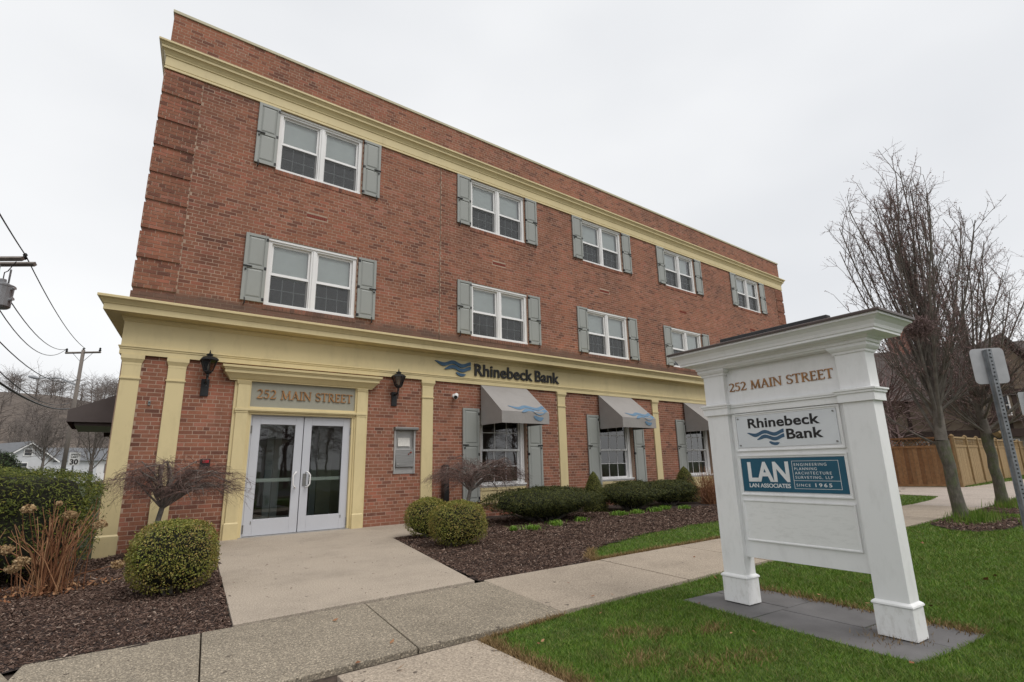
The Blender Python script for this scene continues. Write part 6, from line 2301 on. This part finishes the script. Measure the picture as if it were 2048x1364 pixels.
# near pole, just out of view on the left; its crossarm end and transformer reach in
npx = depth_pt(-60, 500, 13.0)
UN = thing('utility_pole', 'near utility pole with double crossarm and grey transformer at left edge', 'utility pole', (npx[0], npx[1], -0.05))
obj('pole', MB().tube([(0, 0, 0), (0, 0, 8.6)], [0.19, 0.14], 12), M['pole'], UN, smooth=True)
ae = depth_pt(58, 523, 13.0) - np.array([npx[0], npx[1], -0.05])
av = np.array([ae[0], ae[1], 0]); av /= np.linalg.norm(av); nv = np.array([-av[1], av[0], 0])
for s in (-1, 1):
    a0 = np.array([0, 0, ae[2]]) - av * 1.3 + nv * 0.18 * s + np.array([0, 0, .0])
    a1 = np.array([0, 0, ae[2]]) + av * np.linalg.norm(ae[:2]) + nv * 0.18 * s
    obj('crossarm', MB().tube([tuple(a0), tuple(a1)], 0.065, 4), M['pole'], UN)
obj('insulator', MB().lathe([(0.03, ae[2] + .05), (0.06, ae[2] + .09), (0.035, ae[2] + .14), (0.05, ae[2] + .18), (0.02, ae[2] + .22)], ae[0] - av[0] * .12, ae[1] - av[1] * .12, 8), M['rubber'], UN)
tcn = depth_pt(-1, 592, 13.0) - np.array([npx[0], npx[1], -0.05])
obj('transformer', MB().lathe([(0.20, tcn[2] - .30), (0.24, tcn[2] - .26), (0.25, tcn[2] + .22), (0.26, tcn[2] + .24), (0.26, tcn[2] + .28), (0.12, tcn[2] + .34), (0.08, tcn[2] + .36), (0.07, tcn[2] + .44)], tcn[0], tcn[1], 18), M['greysteel'], UN, smooth=False)
for sgn_ in (-1, 1):
    h0 = tcn + nv * 0.16 * sgn_ + np.array([0, 0, .2]); h1 = np.array([h0[0], h0[1], ae[2] - 0.06])
    obj('hanger', MB().tube([tuple(h0), tuple(h1)], 0.022, 6), M['galv'], UN)
for zz in (-0.1, 0.18):
    e0 = tcn + av * 0.24 + np.array([0, 0, zz]); e1 = tcn + av * 0.34 + np.array([0, 0, zz + .02])
    obj('bushing', MB().tube([tuple(e0), tuple(e1)], [0.035, 0.045], 8), M['signback'], UN)
obj('lead_wire', MB().tube([tuple(ae - av * .3), tuple(ae - av * .45 + np.array([0, 0, -.25])), tuple(tcn + np.array([0.0, 0.0, .62])), tuple(tcn + np.array([0, 0, .42]))], 0.012, 5), M['wire'], UN)


def cable(label, a, b, sag, rad=0.014):
    a, b = np.array(a), np.array(b)
    pts = [tuple(a + (b - a) * t - np.array([0, 0, sag * 4 * t * (1 - t)])) for t in np.linspace(0, 1, 15)]
    o = obj('power_cable', MB().tube(pts, rad, 5), M['wire'])
    tag(o, label, 'cable', 'overhead cables at left')


fa = lambda s: tuple(np.array([pt_[0], pt_[1], pt_[2]]) + ca * s + np.array([0, 0, .08]))
cable('highest overhead cable running from the near crossarm to the far pole', tuple(depth_pt(52, 512, 13.0)), fa(0.1), 0.30)
cable('overhead cable rising from the near crossarm to the top left edge', tuple(depth_pt(52, 512, 13.0)), tuple(depth_pt(-20, 395, 9.0)), 0.02)
cable('overhead cable from beside the transformer to the far crossarm, upper of two', tuple(depth_pt(18, 598, 13.2)), fa(-0.95), 0.45)
cable('overhead cable from below the transformer to the far crossarm, lower of two', tuple(depth_pt(-6, 612, 13.0)), fa(-0.98), 0.75)
cable('sagging overhead cable meeting the far pole above its lamp arm', tuple(depth_pt(-6, 678, 12.5)), tuple(depth_pt(158, 757, 30)), 0.55)
cable('thick sagging communication cable below the street lamp', tuple(depth_pt(-6, 762, 12.5)), tuple(depth_pt(138, 817, 28)), 0.25, 0.03)
cable('thin lowest communication cable below the street lamp', tuple(depth_pt(-6, 738, 12.5)), tuple(depth_pt(138, 806, 28)), 0.4, 0.014)
cable('thin cable from the far pole slanting left past its lamp', tuple(depth_pt(158, 757, 30)), tuple(depth_pt(90, 788, 45)), 0.1)

# white house with gable
hp = depth_pt(52, 938, 62.0)
WH = thing('white_house', 'pale grey gabled house far beyond the hedge at left', 'house', (hp[0], hp[1], 0), R_(28))
obj('wall', MB().box(-2.6, 2.6, 0, 7, 0, 3.0).prism([(-2.6, 3.0), (2.6, 3.0), (0, 4.9)], 'y', 0, 7), M['siding'], WH)
obj('side_wing', MB().box(2.6, 8.2, 1.5, 6.5, 0, 3.0), M['siding'], WH)
rf = MB()
rf.prism([(-3.0, 2.7), (0, 4.95), (0, 5.15), (-3.1, 2.85)], 'y', -0.35, 7.3).prism([(3.0, 2.7), (0, 4.95), (0, 5.15), (3.1, 2.85)], 'y', -0.35, 7.3)
rf.prism([(1.1, 2.9), (4, 4.6), (6.9, 2.9)], 'x', 2.7, 8.5)
obj('roof', rf, M['slateroof'], WH)
tr_ = MB().prism([(-3.02, 2.62), (0, 4.86), (0, 5.0), (-3.1, 2.75)], 'y', -0.42, -0.36).prism([(3.02, 2.62), (0, 4.86), (0, 5.0), (3.1, 2.75)], 'y', -0.42, -0.36)
obj('barge_board', tr_, M['white'], WH)
for (x, z, s) in ((-0.1, 3.5, .34), (-0.45, 1.75, .42)):
    wnd = obj('window', MB().box(x - s - .1, x + s + .1, -0.06, -0.002, z - .1, z + s * 2 + .1), M['white'], WH)
    obj('pane', MB().box(x - s, x + s, -0.075, -0.062, z, z + s - .02).box(x - s, x + s, -0.075, -0.062, z + s + .02, z + s * 2), M['paneglass'], wnd)
obj('porch', MB().box(2.7, 5.5, -0.3, 1.45, 1.35, 1.55).box(2.8, 2.95, -0.25, -0.1, 0, 1.35).box(5.25, 5.4, -0.25, -0.1, 0, 1.35), M['white'], WH)
obj('entry_roof', MB().prism([(-0.9, 0.75), (0.9, 0.75), (0.6, 1.1), (-0.6, 1.1)], 'y', -1.4, 0.0), M['terracotta'], WH)

hp2 = depth_pt(200, 926, 75.0)
WB = thing('white_building', 'low white building glimpsed behind the speed limit sign', 'building', (hp2[0], hp2[1], 0), R_(20))
obj('wall', MB().box(-7, 5, 0, 6, 0, 3.1), M['white'], WB)
obj('roof', MB().prism([(-0.5, 3.1), (6.5, 3.1), (3, 4.9)], 'x', -7.4, 5.4), M['slateroof'], WB)
for k in range(5):
    wnd = obj('window', MB().box(-6 + k * 2.2, -4.9 + k * 2.2, -0.05, -0.002, 1.3, 2.6), M['slateroof'], WB)
    obj('pane', MB().box(-5.92 + k * 2.2, -4.98 + k * 2.2, -0.06, -0.052, 1.38, 2.52), M['paneglass'], wnd)

# speed limit sign
sp = depth_pt(151, 905, 26.0)
SL = thing('speed_sign', 'white thirty speed limit sign above the hedge', 'sign', (sp[0], sp[1], -0.05), R_(25))
z1_ = sp[2] + 0.05
obj('post', MB().box(-0.03, 0.03, 0.012, 0.05, 0, z1_), M['galv'], SL)
obj('plate', MB().box(-0.24, 0.24, 0, 0.01, z1_ - 0.62, z1_), M['letterwhite'], SL)
text_obj('lettering', 'SPEED', M['blackletter'], SL, -0.17, -0.002, z1_ - 0.14, 0.08, 0.34, 0.001, 0.003)
text_obj('lettering', 'LIMIT', M['blackletter'], SL, -0.15, -0.002, z1_ - 0.26, 0.08, 0.30, 0.001, 0.003)
text_obj('lettering', '30', M['blackletter'], SL, -0.17, -0.002, z1_ - 0.57, 0.25, 0.34, 0.001, 0.012)

# evergreen at the left edge, bare trees by the white house
ev = depth_pt(0, 945, 26.0)
EV = thing('evergreen_shrub', 'rounded dark green evergreen at the left edge', 'shrub', (ev[0], ev[1], -0.05))
r = np.random.default_rng(120)
n = 7000
d = unit(r.normal(0, 1, (n, 3))); d[:, 2] = np.abs(d[:, 2]) * 1.0
P = d * np.array([0.95, 0.95, 2.45]) * r.uniform(0.8, 1.03, (n, 1)) * (1 + .08 * vnoise(d, 5, 3))[:, None]
obj('foliage', leaf_mesh('foliage', P, d, 0.11, 0.4, 0.6, r), M['evergreen'], EV)
obj('shade_core', MB().lathe([(0.85, 0), (0.82, .8), (0.68, 1.5), (0.4, 2.05), (0.05, 2.3)], 0, 0, 12), M['boxcore'], EV, smooth=True)  # solid dark filler painting the shade within the foliage
for k, (px, dep, h, lab) in enumerate(((28, 68, 8.4, 'bare spreading tree behind the pale gabled house'), (83, 50, 6.6, 'bare tree standing right of the pale gabled house'), (182, 26, 4.6, 'small bare tree between far pole and building corner'))):
    p = depth_pt(px, 940, dep)
    street_tree('bare_tree', lab, (p[0], p[1], -0.1), h * 0.3, 0.02 * h, h, 0.9, 9, 130 + k, 0.7, 'bare trees in the left distance', 'fartwig', nb=9, nt=6, scale=3.0 if dep > 40 else 1.6, buds=False)

# parked dark car beyond the hedge
cp_ = depth_pt(38, 946, 30.0)
CR = thing('parked_car', 'dark car roof showing above the hedge at left', 'car', (cp_[0], cp_[1], -0.05), R_(20))
body = [(-2.1, 0.35), (2.1, 0.35), (2.15, 0.7), (1.95, 0.88), (1.15, 0.98), (0.45, 1.40), (-0.95, 1.42), (-1.65, 1.0), (-2.1, 0.92)]
obj('body', MB().prism(body, 'y', -0.85, 0.85), M['carpaint'], CR, bevel=0.06)
gl_ = [(1.0, 0.99), (0.42, 1.35), (-0.92, 1.37), (-1.5, 1.0)]
obj('side_glass', MB().prism(gl_, 'y', -0.865, 0.865), M['paneglass'], CR)
for x in (-1.3, 1.35):
    for y in (-0.8, 0.8):
        wh = obj('wheel', MB().tube([(x, y - .1, .33), (x, y + .1, .33)], 0.33, 18), M['rubber'], CR)
        obj('rim', MB().tube([(x, y - .11, .33), (x, y + .11, .33)], 0.2, 12), M['galv'], wh)
